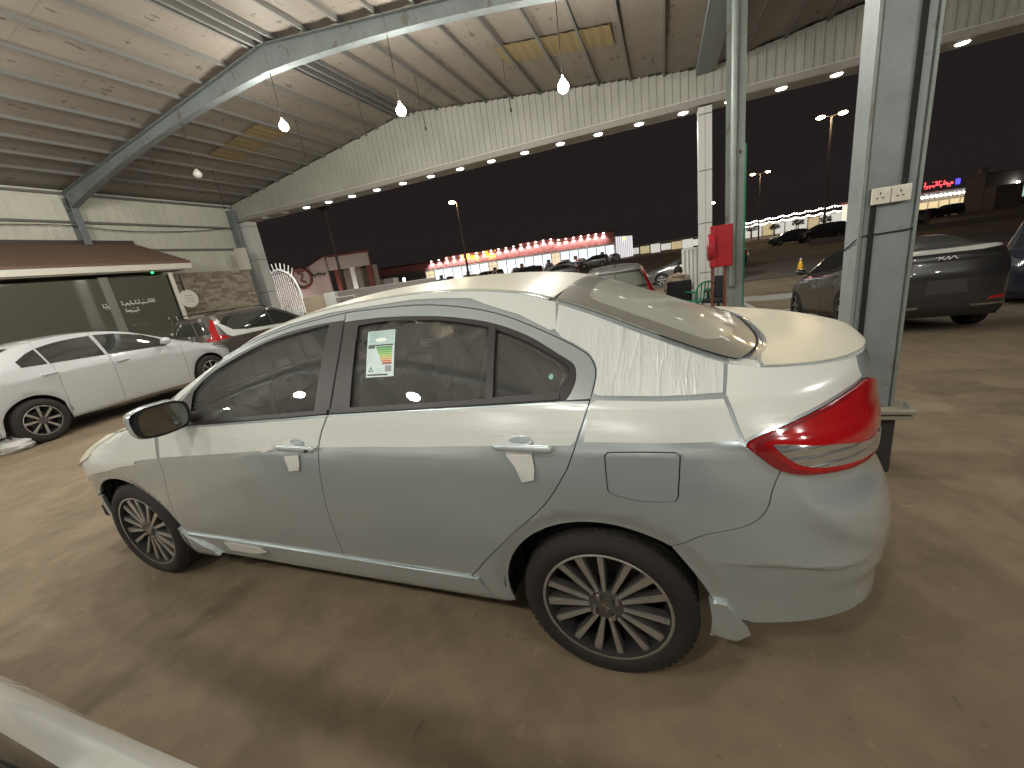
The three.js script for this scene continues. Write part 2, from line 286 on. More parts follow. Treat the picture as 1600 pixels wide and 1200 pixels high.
{ // ribbed fascia sheets, inside face at FZ, up to the underside of the roof
  const gs = [], p = .19;
  for (let x = EAVE; x < 18.6; x += p) {
    const y1 = Math.min(roofY(x + .001), roofY(x + p)) - .05;
    for (const [w, o, z] of [[p * .72, 0, 0], [p * .28, p * .72, .028]]) gs.push(extr([[x + o, 4.9], [x + o + w, 4.9], [x + o + w, y1 + .0], [x + o, y1]], .03).translate(0, 0, FZ - .03 + z));
  }
  mesh('fascia_sheet', uvBox(mergeGeometries(gs)), M.sheet, shed);
  mesh('fascia_trim', [bx(35, .05, .06, 1.2, 4.895, FZ + .01)], M.white, shed);
  mesh('soffit', [bx(35.2, .03, .62, 1.2, 4.76, FZ - .27), bx(35.2, .14, .02, 1.2, 4.83, FZ + .05)], mat(.36, .33, .29, .6), shed);
  mesh('fascia_front', bx(35.2, 1.9, .05, 1.2, 5.7, FZ - .62), M.white, shed);
}
{ // left wall: ribbed sheet, girts and wall posts
  const gs = []; for (let z = BZ; z > FZ; z -= .24) { gs.push(bx(.02, 4.0, .20, EAVE, 3.43, z - .10)); gs.push(bx(.05, 4.0, .04, EAVE, 3.43, z - .22)); }
  mesh('wall_sheet', uvBox(mergeGeometries(gs)), M.wallSheet, shed);
  mesh('block_wall', uvBox(bx(.2, 2.2, BZ - FZ, EAVE - .1, .3, (BZ + FZ) / 2)), mat(.36, .34, .30, .85), shed);
  for (const y of [5.32, 4.53, 3.72]) mesh('girt', bx(.10, .06, BZ - FZ, EAVE + .09, y, (BZ + FZ) / 2), M.purlin, shed);
  for (const z of [-12.8, -7.85, -2.7, 2.4, 7.5]) mesh('wall_post', uvBox(mergeGeometries([bx(.012, 5.4, .18, EAVE + .04, 2.5, z), bx(.26, 5.4, .012, EAVE + .17, 2.5, z), bx(.012, 5.4, .18, EAVE + .30, 2.5, z)])), M.steel, shed);
  const w = tube([[EAVE + .16, 4.36, -5.4], [EAVE + .2, 4.42, -7.4], [EAVE + .2, 4.30, -9], [EAVE + .16, 4.36, -11], [EAVE + .14, 4.5, -12.4]], .012, 40);
  mesh('wall_cable', w, M.black, shed);
}
// columns
{
  const c = thing('steel_column', 'thick grey steel column with two wall sockets behind the boot', 'column', [1.08, 0, -2.87]);
  const shaft = []; const sh = extr([[-.095, -.11], [.095, -.11], [.107, -.098], [.107, .098], [.095, .11], [-.095, .11], [-.107, .098], [-.107, -.098]], 5.35).rotateX(-Math.PI / 2).translate(0, .42, 0);
  mesh('shaft', uvBox(sh), M.steel, c);
  mesh('flange_edge', uvBox(mergeGeometries([bx(.014, 5.3, .012, .112, 3.07, .108), bx(.014, 5.3, .012, -.112, 3.07, .108)])), M.galv, c);
  mesh('base_plate', [bx(.36, .022, .34, .02, .408, .02, .004), bx(.34, .02, .32, .02, .372, .02, .004)], mat(.30, .27, .21, .7), c);
  for (const [x, z] of [[-.13, .15], [.16, .15], [.16, -.12], [-.13, -.12]]) mesh('bolt', cy(.012, .012, .05, x, .435, z, 8), M.galv, c);
  mesh('pedestal', uvBox(bx(.24, .5, .24, .02, .11, 0, .015)), mat(.035, .03, .028, .8), c);
  const d = thing('steel_column', 'slender galvanised column with a pipe beside the red cabinet', 'column', [1.09, groundY(1.1, -7.85), -7.95]);
  mesh('shaft', uvBox(mergeGeometries([bx(.012, 5.9, .2, 0, 2.95, 0), bx(.24, 5.9, .012, 0, 2.95, .1), bx(.24, 5.9, .012, 0, 2.95, -.1)])), M.galv, d);
  mesh('downpipe', uvBox(mergeGeometries([cy(.052, .052, 5.0, -.035, 3.4, .165, 20), new THREE.SphereGeometry(.052, 16, 8).translate(-.035, .9, .165)])), M.galv, d);
  mesh('base_plate', uvBox(bx(.36, .34, .34, 0, .17, .02, .01)), mat(.13, .105, .075, .8), d);
  mesh('conduit', cy(.014, .014, 3.0, .135, 1.5, .1, 8), M.green, d);
  mesh('clip', bx(.03, .05, .012, .06, 2.9, .112), M.rust, d);
  for (const [x, w, label] of [[-16.0, .58, 'white clad column at the left end of the fascia'], [1.09, .33, 'white panel clad column under the fascia behind the cabinet'], [18.3, .4, 'white clad column at the far right end']]) {
    if (x > 10) continue;
    const e = thing('clad_column', label, 'column', [x, groundY(x, FZ), FZ - .2]);
    const h = 4.72 - groundY(x, FZ);
    mesh('core', bx(w - .04, h, .36, 0, h / 2, 0), M.black, e);
    for (let y = .02, k = 0; y < h - .05; k++) { const ph = Math.min(k ? 1.32 : 1.0, h - y); for (const s of [-1, 1]) mesh('panel', bx(w / 2 - .008, ph - .02, .4, s * w / 4, y + ph / 2, 0), M.white, e); y += ph; }
  }
}
// lamps
const cordM = mat(.03, .028, .025, .6), bulbM = glow(1, .93, .80, 26), bulbOff = phys(.75, .75, .7, .2, { transmission: .3, thickness: 0 });
function hangingBulb(x, y, z, lit, label, group) {
  const top = roofY(x) - .15, t = thing('hanging_bulb', label, 'lamp', [x, y, z], 0, group);
  mesh('cord', rod([0, .1, 0], [0, top - y, 0], .008, 6), cordM, t);
  mesh('socket', [cy(.022, .028, .09, 0, .085, 0, 12), cy(.03, .03, .02, 0, .045, 0, 12)], lit ? M.white : M.trim, t);
  const prof = [[0, -.085], [.03, -.078], [.052, -.055], [.06, -.02], [.05, .01], [.03, .035], [.024, .05], [0, .05]].map(p => new THREE.Vector2(...p));
  mesh('bulb', new THREE.LatheGeometry(prof, 20).scale(1.6, 1.5, 1.6), lit ? bulbM : bulbOff, t).castShadow = !lit;
  if (lit) { const l = new THREE.PointLight(BULB_COLOR, BULB * lit, 0, 2); l.castShadow = true; l.shadow.radius = 6; l.position.y = -.02; t.add(l); }
}
hangingBulb(-7.59, 5.09, -7.85, 1, 'lit bulb on a cord below the ridge, leftmost lit one');
hangingBulb(-4.65, 4.68, -7.85, 1, 'middle lit bulb on a long cord above the roof of the car');
hangingBulb(-1.49, 4.27, -7.85, 1, 'right lit bulb on the longest cord, left of the slender column');
hangingBulb(-10.64, 4.75, -7.85, 0, 'unlit bulb hanging over the left end of the lot');
for (const [x, z, k] of [[-7.6, -2.7, .9], [-4.6, -2.7, .9], [-1.4, -2.7, .9], [-7.6, 2.4, 1], [-4.4, 2.4, 1], [-1.3, 2.4, 1], [-4.4, 7.5, 1], [-1.3, 7.5, 1], [5.0, -2.4, 1], [5.0, 2.4, 1.3], [8.2, 2.4, 1.2], [4.6, 7.5, 1], [-11, -2.7, 1.35], [-11, 2.6, 1]]) hangingBulb(x, 4.6, z, k, 'lit bulb hanging from the rafters above and behind the viewer', 'bulbs over the rest of the lot');
for (const [x, z, l] of [[-13.4, -10.4, 1.1], [-9.6, -10.4, .9], [-7.4, -10.4, 1.1], [-5.6, -10.4, 1.15], [-3.3, -10.4, 1.0], [-12.2, -7.9, .6]]) {
  const t = thing('dangling_cord', { '-13.4': 'leftmost short empty lamp cord near the left end of the fascia', '-9.6': 'second empty lamp cord from the left, before the fascia', '-7.4': 'empty lamp cord below the ridge, before the fascia', '-5.6': 'empty lamp cord just right of the ridge, before the fascia', '-3.3': 'rightmost empty lamp cord, below the yellowed skylight', '-12.2': 'short empty cord at the rafter over the office roof' }[x], 'cord', [x, roofY(x) - .13, z], 0, 'empty lamp cords under the roof');
  mesh('cord', tube([[0, 0, 0], [.02, -l * .5, 0], [.06, -l, .02]], .009, 10, 5), cordM, t);
  mesh('socket', cy(.02, .026, .07, .062, -l - .03, .02, 10), M.trim, t);
}
{
  const disc = glow(.95, 1, .97, 16), n = 26;
  for (let k = -5; k < n; k++) {                      // spaced as the fitting is: one every 0.98 m or so
    const x = 1.018 * (-10.33 + 1.09 * k); if (x > 13) continue;
    const dead = k === -3 || k === -4, ORD = ['first', 'second', 'third', 'fourth', 'fifth', 'sixth', 'seventh', 'eighth', 'ninth', 'tenth', 'eleventh', 'twelfth', 'thirteenth', 'fourteenth', 'fifteenth', 'sixteenth', 'seventeenth', 'eighteenth', 'nineteenth', 'twentieth', 'twenty-first', 'twenty-second', 'twenty-third', 'twenty-fourth', 'twenty-fifth', 'twenty-sixth', 'twenty-seventh'], t = thing('soffit_light', dead ? `unlit round soffit light, ${k === -4 ? 'nearer to' : 'farther from'} the left column` : `lit round soffit light, ${ORD[k < -2 ? k + 5 : k + 3]} lit one from the left`, 'lamp', [x, 4.742, FZ - .24], 0, dead ? 'unlit soffit lights' : 'soffit lights along the fascia');
    mesh('ring', new THREE.TorusGeometry(.128, .014, 8, 24).rotateX(Math.PI / 2), M.white, t);
    mesh('diffuser', cy(.118, .105, .034, 0, -.008, 0, 24), dead ? M.white : disc, t);
    if (!dead) { const l = new THREE.SpotLight(LED, SOFFIT, 0, 1.15, .6, 2); l.position.set(0, -.04, 0); l.target.position.set(0, -3, -.6); l.shadow.radius = 4; l.castShadow = true; t.add(l, l.target); }
  }
}

// ============ panels cut out of a curved surface
function inPoly(p, x, y) { let c = false; for (let i = 0, j = p.length - 1; i < p.length; j = i++) if ((p[i][1] > y) !== (p[j][1] > y) && x < (p[j][0] - p[i][0]) * (y - p[i][1]) / (p[j][1] - p[i][1]) + p[i][0]) c = !c; return c; }
const areaOf = p => { let a = 0; for (let i = 0, j = p.length - 1; i < p.length; j = i++) a += p[j][0] * p[i][1] - p[i][0] * p[j][1]; return a / 2; };
function resample(p, d) { const o = []; for (let i = 0; i < p.length; i++) { const a = p[i], b = p[(i + 1) % p.length], n = Math.max(1, Math.ceil(Math.hypot(b[0] - a[0], b[1] - a[1]) / d)); for (let k = 0; k < n; k++) o.push([a[0] + (b[0] - a[0]) * k / n, a[1] + (b[1] - a[1]) * k / n]); } return o; }
function smooth(pts, n = 6) { if (pts.length < 3) return pts; return new THREE.SplineCurve(pts.map(p => new THREE.Vector2(...p))).getPoints(n * (pts.length - 1)).map(v => [v.x, v.y]); }
function inset(p, d) {
  if (areaOf(p) < 0) p = p.slice().reverse();
  const n = p.length;
  return p.map((q, i) => {
    const a = p[(i + n - 1) % n], b = p[(i + 1) % n]; let e = [q[0] - a[0], q[1] - a[1]], f = [b[0] - q[0], b[1] - q[1]];
    const le = Math.hypot(...e) || 1, lf = Math.hypot(...f) || 1, m = [-(e[1] / le + f[1] / lf), e[0] / le + f[0] / lf], lm = Math.hypot(...m) || 1, c = Math.max(.5, lm / 2);
    return [q[0] + m[0] / lm * d / c, q[1] + m[1] / lm * d / c];
  });
}
function keyhole(outer, ...holes) {                   // outline with holes joined by slits
  let o = areaOf(outer) < 0 ? outer.slice().reverse() : outer.slice();
  for (let h of holes) {
    h = areaOf(h) > 0 ? h.slice().reverse() : h.slice(); let bi = 0, bj = 0, bd = 1e9;
    for (let i = 0; i < o.length; i++) for (let j = 0; j < h.length; j++) { const d = Math.hypot(o[i][0] - h[j][0], o[i][1] - h[j][1]); if (d < bd) { bd = d; bi = i; bj = j; } }
    o = [...o.slice(0, bi + 1), ...h.slice(bj), ...h.slice(0, bj + 1), ...o.slice(bi)];
  }
  return o;
}
function patch(poly, surf, o = {}) {
  const c = o.cell || .03, cv = o.cellV || c, off = o.off || 0, flip = o.flip ? -1 : 1, E = o.soft || .004;
  if (o.gap) poly = inset(poly, o.gap);
  poly = resample(poly.filter((p, i) => { const q = poly[(i + 1) % poly.length]; return Math.hypot(p[0] - q[0], p[1] - q[1]) > 1e-5; }), Math.min(c, cv));
  if (areaOf(poly) < 0) poly.reverse();
  let u0 = 1e9, u1 = -1e9, v0 = 1e9, v1 = -1e9; for (const [u, v] of poly) { u0 = Math.min(u0, u); u1 = Math.max(u1, u); v0 = Math.min(v0, v); v1 = Math.max(v1, v); }
  const pos = [], nor = [], uv = [], idx = [], map = new Map();
  const frame = (u, v) => {
    const p = surf(u, v), a = surf(u + E, v), b = surf(u - E, v), e = surf(u, v + E), f = surf(u, v - E);
    const n = V(a[0] - b[0], a[1] - b[1], a[2] - b[2]).cross(V(e[0] - f[0], e[1] - f[1], e[2] - f[2])).multiplyScalar(flip); if (n.lengthSq() < 1e-16) n.set(0, 1, 0); n.normalize();
    const w = off + (o.bump ? o.bump(u, v) : 0); return [p[0] + n.x * w, p[1] + n.y * w, p[2] + n.z * w, n];
  };
  const vert = (u, v) => {
    const k = Math.round(u * 2e4) + ',' + Math.round(v * 2e4); if (map.has(k)) return map.get(k);
    const f = frame(u, v), i = pos.length / 3; pos.push(f[0], f[1], f[2]); nor.push(f[3].x, f[3].y, f[3].z); uv.push(u, v); map.set(k, i); return i;
  };
  const U0 = Math.floor(u0 / c), U1 = Math.ceil(u1 / c), V0 = Math.floor(v0 / cv), V1 = Math.ceil(v1 / cv), W = U1 - U0, touched = new Set();
  for (let i = 0; i < poly.length; i++) {
    const a = poly[i], b = poly[(i + 1) % poly.length];
    for (let x = Math.floor((Math.min(a[0], b[0]) - 1e-9) / c); x <= Math.floor((Math.max(a[0], b[0]) + 1e-9) / c); x++) for (let y = Math.floor((Math.min(a[1], b[1]) - 1e-9) / cv); y <= Math.floor((Math.max(a[1], b[1]) + 1e-9) / cv); y++) touched.add(x + ',' + y);
  }
  const tri = (a, b, d) => { if (a === b || b === d || a === d) return; const s = (uv[2 * b] - uv[2 * a]) * (uv[2 * d + 1] - uv[2 * a + 1]) - (uv[2 * d] - uv[2 * a]) * (uv[2 * b + 1] - uv[2 * a + 1]); if (Math.abs(s) < 1e-12) return; (s * flip > 0) ? idx.push(a, b, d) : idx.push(a, d, b); };
  for (let i = U0; i < U1; i++) for (let j = V0; j < V1; j++) {
    const x0 = i * c, x1 = x0 + c, y0 = j * cv, y1 = y0 + cv;
    if (!touched.has(i + ',' + j)) { if (inPoly(poly, (x0 + x1) / 2, (y0 + y1) / 2)) { const a = vert(x0, y0), b = vert(x1, y0), d = vert(x1, y1), e = vert(x0, y1); tri(a, b, d); tri(a, d, e); } continue; }
    let q = poly;
    for (const [ax, lim, s] of [[0, x0, 1], [0, x1, -1], [1, y0, 1], [1, y1, -1]]) {
      const r = []; for (let k = 0; k < q.length; k++) {
        const a = q[k], b = q[(k + 1) % q.length], da = (a[ax] - lim) * s, db = (b[ax] - lim) * s;
        if (da >= 0) r.push(a); if ((da >= 0) !== (db >= 0)) { const t = da / (da - db); r.push([a[0] + (b[0] - a[0]) * t, a[1] + (b[1] - a[1]) * t]); }
      } q = r; if (q.length < 3) break;
    }
    q = q.filter((p, k) => { const r = q[(k + 1) % q.length]; return Math.hypot(p[0] - r[0], p[1] - r[1]) > 1e-6; });
    if (q.length < 3 || Math.abs(areaOf(q)) < 1e-9) continue;
    if (areaOf(q) < 0) q.reverse();
    for (const f of THREE.ShapeUtils.triangulateShape(q.map(p => new THREE.Vector2(...p)), [])) tri(vert(...q[f[0]]), vert(...q[f[1]]), vert(...q[f[2]]));
  }
  if (o.rim) for (let i = 0; i < poly.length; i++) {
    const a = poly[i], b = poly[(i + 1) % poly.length], A = frame(...a), B = frame(...b), k = pos.length / 3, P = [];
    for (const f of [A, B]) P.push([f[0], f[1], f[2]], [f[0] - f[3].x * o.rim, f[1] - f[3].y * o.rim, f[2] - f[3].z * o.rim]);
    const n = V(P[1][0] - P[0][0], P[1][1] - P[0][1], P[1][2] - P[0][2]).cross(V(P[2][0] - P[0][0], P[2][1] - P[0][1], P[2][2] - P[0][2])).normalize();
    for (const p of P) { pos.push(...p); nor.push(n.x, n.y, n.z); } uv.push(...a, ...a, ...b, ...b); idx.push(k, k + 1, k + 2, k + 1, k + 3, k + 2);
  }
  const g = new THREE.BufferGeometry(); g.setAttribute('position', new THREE.Float32BufferAttribute(pos, 3)); g.setAttribute('normal', new THREE.Float32BufferAttribute(nor, 3)); g.setAttribute('uv', new THREE.Float32BufferAttribute(uv, 2)); g.setIndex(idx); return g;
}
function mirrorZ(g) {
  g = g.clone(); const p = g.attributes.position, n = g.attributes.normal; for (let i = 0; i < p.count; i++) { p.setZ(i, -p.getZ(i)); n.setZ(i, -n.getZ(i)); }
  if (g.index) { const a = g.index.array; for (let i = 0; i < a.length; i += 3) { const t = a[i]; a[i] = a[i + 1]; a[i + 1] = t; } }
  else for (const k of ['position', 'normal', 'uv']) { const A = g.attributes[k], s = A.itemSize; for (let i = 0; i < A.count; i += 3) for (let j = 0; j < s; j++) { const t = A.array[i * s + j]; A.array[i * s + j] = A.array[(i + 1) * s + j]; A.array[(i + 1) * s + j] = t; } }
  return g;
}
const arc = (cx, cy, rx, ry, a0, a1, n = 22) => { const o = []; for (let i = 0; i <= n; i++) { const a = (a0 + (a1 - a0) * i / n) * Math.PI / 180; o.push([cx + rx * Math.cos(a), cy + ry * Math.sin(a)]); } return o; };

// ============ wheels: axis along z, face towards +z
const rimKinds = {};
function makeWheel(parent, [x, y, z], R, kind, o = {}) {
  const w = new THREE.Group(); w.name = 'wheel'; w.position.set(x, y, z); if (z < 0) w.rotation.y = Math.PI; if (o.steer) w.rotation.y += o.steer; parent.add(w);
  const r = o.rim || R * .655, hw = .1;
  const k = kind + R.toFixed(3) + r.toFixed(3);
  if (!rimKinds[k]) {
    const lathe = (pts, n) => new THREE.LatheGeometry(pts.map(p => new THREE.Vector2(...p)), n).rotateX(Math.PI / 2);
    const q = { parts: [] };
    const tyre = [[r - .012, hw - .012], [r + .004, hw + .004], [r + .02, hw + .012], [r + (R - r) * .5, hw + .014], [R - .022, hw + .002], [R - .008, hw - .014], [R - .001, hw - .034]];
    for (const zz of [.045, .015, -.015, -.045]) tyre.push([R, zz + .006], [R - .007, zz + .004], [R - .007, zz - .004], [R, zz - .006]);
    tyre.push([R - .001, -hw + .034], [R - .01, -hw + .012], [R - .03, -hw], [r, -hw]);
    const tg = [lathe(tyre, 64)];
    if (o.detail) for (let i = 0; i < 60; i++) for (const s of [1, -1]) tg.push(bx(.017, .008, .036).translate(0, R - .0048, s * .066).applyMatrix4(new THREE.Matrix4().makeRotationZ(i / 60 * Math.PI * 2)));
    q.parts.push(['tyre', tg, M.rubber]);
    q.parts.push(['rim', [lathe([[r - .006, hw + .002], [r + .004, hw + .004], [r + .004, hw - .006], [r - .008, hw - .012]], 56)], M.alloy]);
    q.parts.push(['barrel', [lathe([[r - .007, hw - .012], [r - .03, .045], [r - .04, -.05], [r - .01, -hw]], 40), new THREE.CircleGeometry(r - .02, 32).translate(0, 0, -.02)], M.black]);
    q.parts.push(['brake_disc', [new THREE.RingGeometry(.06, r * .62, 32).translate(0, 0, .0)], mat(.12, .11, .10, .5, { metal: .7 })]);
    const z1 = hw - .006, spoke = (w0, w1, r0, r1, dep) => {           // one tapered spoke: bright machined face on a dark body
      const face = new THREE.BufferGeometry(), zi = z1 - .012, zo = z1 + .002;
      return [extr([[-w0 / 2, r0], [w0 / 2, r0], [w1 / 2, r1], [-w1 / 2, r1]], .006, { bevel: .0015 }).translate(0, 0, zi), extr([[-w0 / 2 - .004, r0], [w0 / 2 + .004, r0], [w1 / 2 + .004, r1], [-w1 / 2 - .004, r1]], dep).translate(0, 0, zi - dep)];
    };
    if (kind === 'multi') {
      for (let i = 0; i < 15; i++) { const s = spoke(.008, i % 3 === 1 ? .026 : .019, .062, r - .006, .03), a = i / 15 * Math.PI * 2 + (i % 3 - 1) * -.03; for (const g of s) g.rotateZ(a); q.parts.push(['spoke', [s[0]], M.alloy]); q.parts.push(['spoke_body', [s[1]], M.alloyDark]); }
      q.parts.push(['hub', [cy(.062, .066, .03, 0, 0, 0, 28).rotateX(Math.PI / 2).translate(0, 0, z1 - .026), cy(.03, .032, .01, 0, 0, 0, 24).rotateX(Math.PI / 2).translate(0, 0, z1 - .008)], M.alloyDark]);
      const S = [[-.016, .004], [-.002, .017], [.003, .013], [-.006, .005], [.016, -.004], [.002, -.017], [-.003, -.013], [.006, -.005]];   // slanted S-shaped badge
      q.parts.push(['badge', [extr(S, .003).translate(0, 0, z1 - .003)], M.chrome]);
      for (let i = 0; i < 4; i++) { const a = (i + .35) * Math.PI / 2; q.parts.push(['lug_nut', [cy(.009, .011, .018, 0, 0, 0, 6).rotateX(Math.PI / 2).translate(.047 * Math.cos(a), .047 * Math.sin(a), z1 - .002)], M.chrome]); }
    } else {
      const n = kind === 'five' ? 5 : kind === 'eight' ? 8 : 6, gl = [], gd = [];
      for (let i = 0; i < n; i++) for (const t of kind === 'eight' ? [0] : [-.17, .17]) { const s = spoke(.016, kind === 'eight' ? .034 : .026, .03, r - .006, .03), a = i / n * Math.PI * 2; for (const g of s) g.translate(0, 0, 0).rotateZ(a + t * .9); gl.push(s[0]); gd.push(s[1]); }
      q.parts.push(['spokes', gl, M.alloy]); q.parts.push(['spoke_body', gd, M.black]);
      q.parts.push(['hub', [cy(.055, .06, .03, 0, 0, 0, 24).rotateX(Math.PI / 2).translate(0, 0, z1 - .018)], M.alloyDark]);
    }
    rimKinds[k] = q.parts.map(p => { const m = mesh(p[0], p[1], p[2], w); w.remove(m); return m; });
  }
  for (const m of rimKinds[k]) w.add(m.clone());
  return w;
}

// ============ the silver saloon in front
{
  const C = carSurface(CIAZ), S = C.side, T = C.top, car = thing('silver_saloon', 'silver saloon wrapped in white film, filling the foreground', 'car', [-.222, 0, -1.945]);
  const both = (name, polys, m, o = {}) => {          // a panel on the near side, and its mirror image
    const g = mergeGeometries((Array.isArray(polys[0][0]) ? polys : [polys]).map(p => patch(p, S, { cell: .026, rim: .016, gap: .0017, ...o })));
    const a = mesh(name, g, m, o.parent || car), b = o.one ? null : mesh(name, mirrorZ(g), m, o.parent2 || car); return [a, b];
  };
  const GB = smooth([[-1.02, 1.393], [-1.017, 1.369], [-1.005, 1.24], [-1.003, 1.10], [-1.006, 1.046], [-1.018, 1.018], [-1.046, .958], [-1.067, .882], [-1.094, .791], [-1.115, .691], [-1.13, .6], [-1.138, .48], [-1.144, .352]], 4);
  const GR = smooth([[-1.02, 1.394], [-.867, 1.395], [-.693, 1.392], [-.561, 1.379], [-.418, 1.353], [-.3, 1.319], [-.19, 1.274], [-.118, 1.241], [-.051, 1.207], [-.009, 1.18], [.012, 1.15], [.015, 1.12], [.003, 1.07], [-.015, 1.018], [-.061, .899], [-.09, .842], [-.166, .729], [-.301, .593], [-.43, .455], [-.475, .40], [-.519, .352]], 4);
  const RG = smooth([[-1.02, 1.393], [-1.183, 1.379], [-1.36, 1.356], [-1.555, 1.316], [-1.775, 1.238], [-1.935, 1.153], [-2.05, 1.078], [-2.105, 1.036], [-2.118, 1.0]], 4);
  const FG = smooth([[-2.118, 1.0], [-2.108, .94], [-2.119, .868], [-2.133, .757], [-2.178, .649], [-2.225, .53], [-2.25, .43], [-2.268, .352]], 4);
  const railPts = (a, b, n = 40) => { const o = []; for (let i = 0; i <= n; i++) { const x = a + (b - a) * i / n; o.push([x, C.railY(x)]); } return o; };
  const at = (line, y) => { for (let i = 0; i < line.length - 1; i++) if ((line[i][1] - y) * (line[i + 1][1] - y) <= 0 && line[i][1] !== line[i + 1][1]) { const t = (y - line[i][1]) / (line[i + 1][1] - line[i][1]); return [line[i][0] + t * (line[i + 1][0] - line[i][0]), y]; } return line[line.length - 1]; };
  const below = (l, y) => [at(l, y), ...l.filter((p, i) => p[1] < y && i > l.length * .3)], cut = (l, y1, y0) => [at(l.slice(Math.floor(l.length * .3)), y1), ...l.slice(Math.floor(l.length * .3)).filter(p => p[1] < y1 && p[1] > y0), at(l.slice(Math.floor(l.length * .3)), y0)];
  const GBlow = GB.filter(p => p[1] < 1.033), GRlow = GR.filter((p, i) => p[1] < 1.07 && i > 20);
  // doors
  const doorF = [[-1.985, .976], ...[[-1.6, .999], [-1.3, 1.017]], [-1.011, 1.034], ...GBlow, ...FG.slice().reverse()];
  const inF = smooth([[-2.022, 1.067], [-1.952, 1.13], [-1.763, 1.235], [-1.54, 1.298], [-1.351, 1.338], [-1.152, 1.359], [-1.02, 1.364]], 4);
  const frameF = [...RG, [-2.06, .985], [-1.985, .976], ...inF];
  const [dF, dF2] = both('front_door', [[...doorF.slice(0, -1)], frameF], M.paint);
  const inR = smooth([[-1.017, 1.357], [-.944, 1.359], [-.807, 1.359], [-.62, 1.347], [-.495, 1.331], [-.356, 1.303], [-.22, 1.254], [-.112, 1.195], [-.059, 1.164], [-.046, 1.14], [-.048, 1.11], [-.065, 1.079], [-.078, 1.07]], 4);
  const frameR = [...GR.filter((p, i) => i < 20 || p[1] >= 1.07), at(GR.slice(30), 1.07), ...inR.slice().reverse()];
  const doorR = [[-.078, 1.07], at(GR.slice(30), 1.07), ...GRlow, [-.8, .358], ...GBlow.slice().reverse(), [-1.011, 1.034], [-.3, 1.063]];
  const [dR, dR2] = both('rear_door', [doorR, frameR], M.paint);
  // window surrounds and glass
  const gF = [...smooth([[-1.93, 1.116], [-1.85, 1.183], [-1.619, 1.265], [-1.406, 1.318], [-1.149, 1.350], [-1.097, 1.354]], 4), [-1.086, 1.047], [-1.86, .996]];
  const gM = [...smooth([[-.938, 1.340], [-.802, 1.345], [-.617, 1.334], [-.492, 1.318], [-.358, 1.290]], 4), [-.334, 1.079], [-.907, 1.054]];
  const gQ = [...smooth([[-.331, 1.281], [-.218, 1.237], [-.111, 1.183], [-.07, 1.157], [-.062, 1.14]], 4), [-.105, 1.091], [-.314, 1.083]];
  both('window_trim', [keyhole([...inF, [-1.019, 1.36], ...GB.filter(p => p[1] < 1.36 && p[1] > 1.035).map(p => [p[0] - .0025, p[1]]), [-1.013, 1.035], [-1.6, 1.001], [-1.985, .977], [-2.06, .987]], gF)], M.trim, { off: .001, gap: 0, rim: 0 });
  both('window_trim', [keyhole([...inR, [-.3, 1.063], [-1.006, 1.034], ...GB.filter(p => p[1] > 1.035 && p[1] < 1.355).map(p => [p[0] + .0025, p[1]]).reverse()], gM, gQ)], M.trim, { off: .001, gap: 0, rim: 0 });
  for (const g of [gF, gM, gQ]) both('side_window', g, M.glass, { off: -.012, gap: -.008, rim: 0 });
  both('window_bar', [[-.358, 1.302], [-.331, 1.29], [-.312, 1.075], [-.336, 1.075]], M.trim, { off: .006, gap: 0, rim: .01 });
  both('belt_strip', [[-1.985, .978], [-1.3, 1.018], [-1.014, 1.036], [-1.014, 1.05], [-1.3, 1.033], [-1.985, .992]], M.trim, { off: .006, gap: 0, rim: .012 });
  both('belt_strip', [[-1.0, 1.037], [-.3, 1.065], [-.09, 1.072], [-.09, 1.088], [-.3, 1.08], [-1.0, 1.053]], M.trim, { off: .006, gap: 0, rim: .012 });
  both('drip_rail', [...GB.filter(p => p[1] > 1.03 && p[1] < 1.36).map(p => [p[0] + .004, p[1]]), ...GB.filter(p => p[1] > 1.03 && p[1] < 1.36).map(p => [p[0] - .004, p[1]]).reverse()], M.gap, { off: .0015, gap: 0, rim: 0 });
  // fender, body side, bumpers, sill
  const LT = smooth([[.41, .949], [.424, .963], [.506, .986], [.592, 1.005], [.682, 1.022], [.768, 1.031]], 4), LR = smooth([[.768, 1.031], [.86, 1.01], [.90, .965], [.895, .915], [.86, .875], [.80, .855]], 4), LB = smooth([[.80, .855], [.72, .853], [.67, .854], [.614, .858], [.553, .865], [.503, .875], [.473, .889], [.441, .918], [.41, .949]], 4);
  const BS = smooth([[.486, .878], [.46, .8], [.432, .753], [.399, .719], [.353, .695], [.28, .664], [.208, .605]], 4);
  const archR = arc(-.005, .32, .36, .347, 54, 193, 30), archF = arc(-2.64, .32, .36, .347, 4, 176, 34);
  const HLow = smooth([[-3.74, .64], [-3.55, .61], [-3.40, .60], [-3.15, .665], [-2.95, .735], [-2.84, .772], [-2.80, .80]], 4), HL = [...railPts(-3.74, -2.80, 30), ...HLow.slice().reverse()];
  const fender = [...FG, ...archF.slice(0, 28), [-3.0, .52], [-3.02, .64], ...HLow.filter(p => p[0] > -2.99), ...railPts(-2.798, -2.33, 20), ...railPts(-2.3, -2.12, 8)];
  both('front_fender', fender, M.paint);
  both('front_bumper', [[-3.0, .52], ...archF.slice(28), [-3.01, .22], [C.aFront, .22], [C.aFront, .72], ...railPts(C.aFront + .01, -3.75, 4), ...HLow.filter(p => p[0] < -2.99), [-3.02, .64]], M.paint);
  both('headlight', HL, M.filmBeige, { off: .012, gap: .002, rim: .03 });
  const bodySide = [...railPts(-2.12, .79, 90), ...LT.slice().reverse(), ...LB.slice().reverse().filter(p => p[0] < .486), ...BS, ...archR, [-.37, .235], [-.428, .235], [-.478, .352], ...GR.slice().reverse().filter(p => p[1] > .353), ...RG];
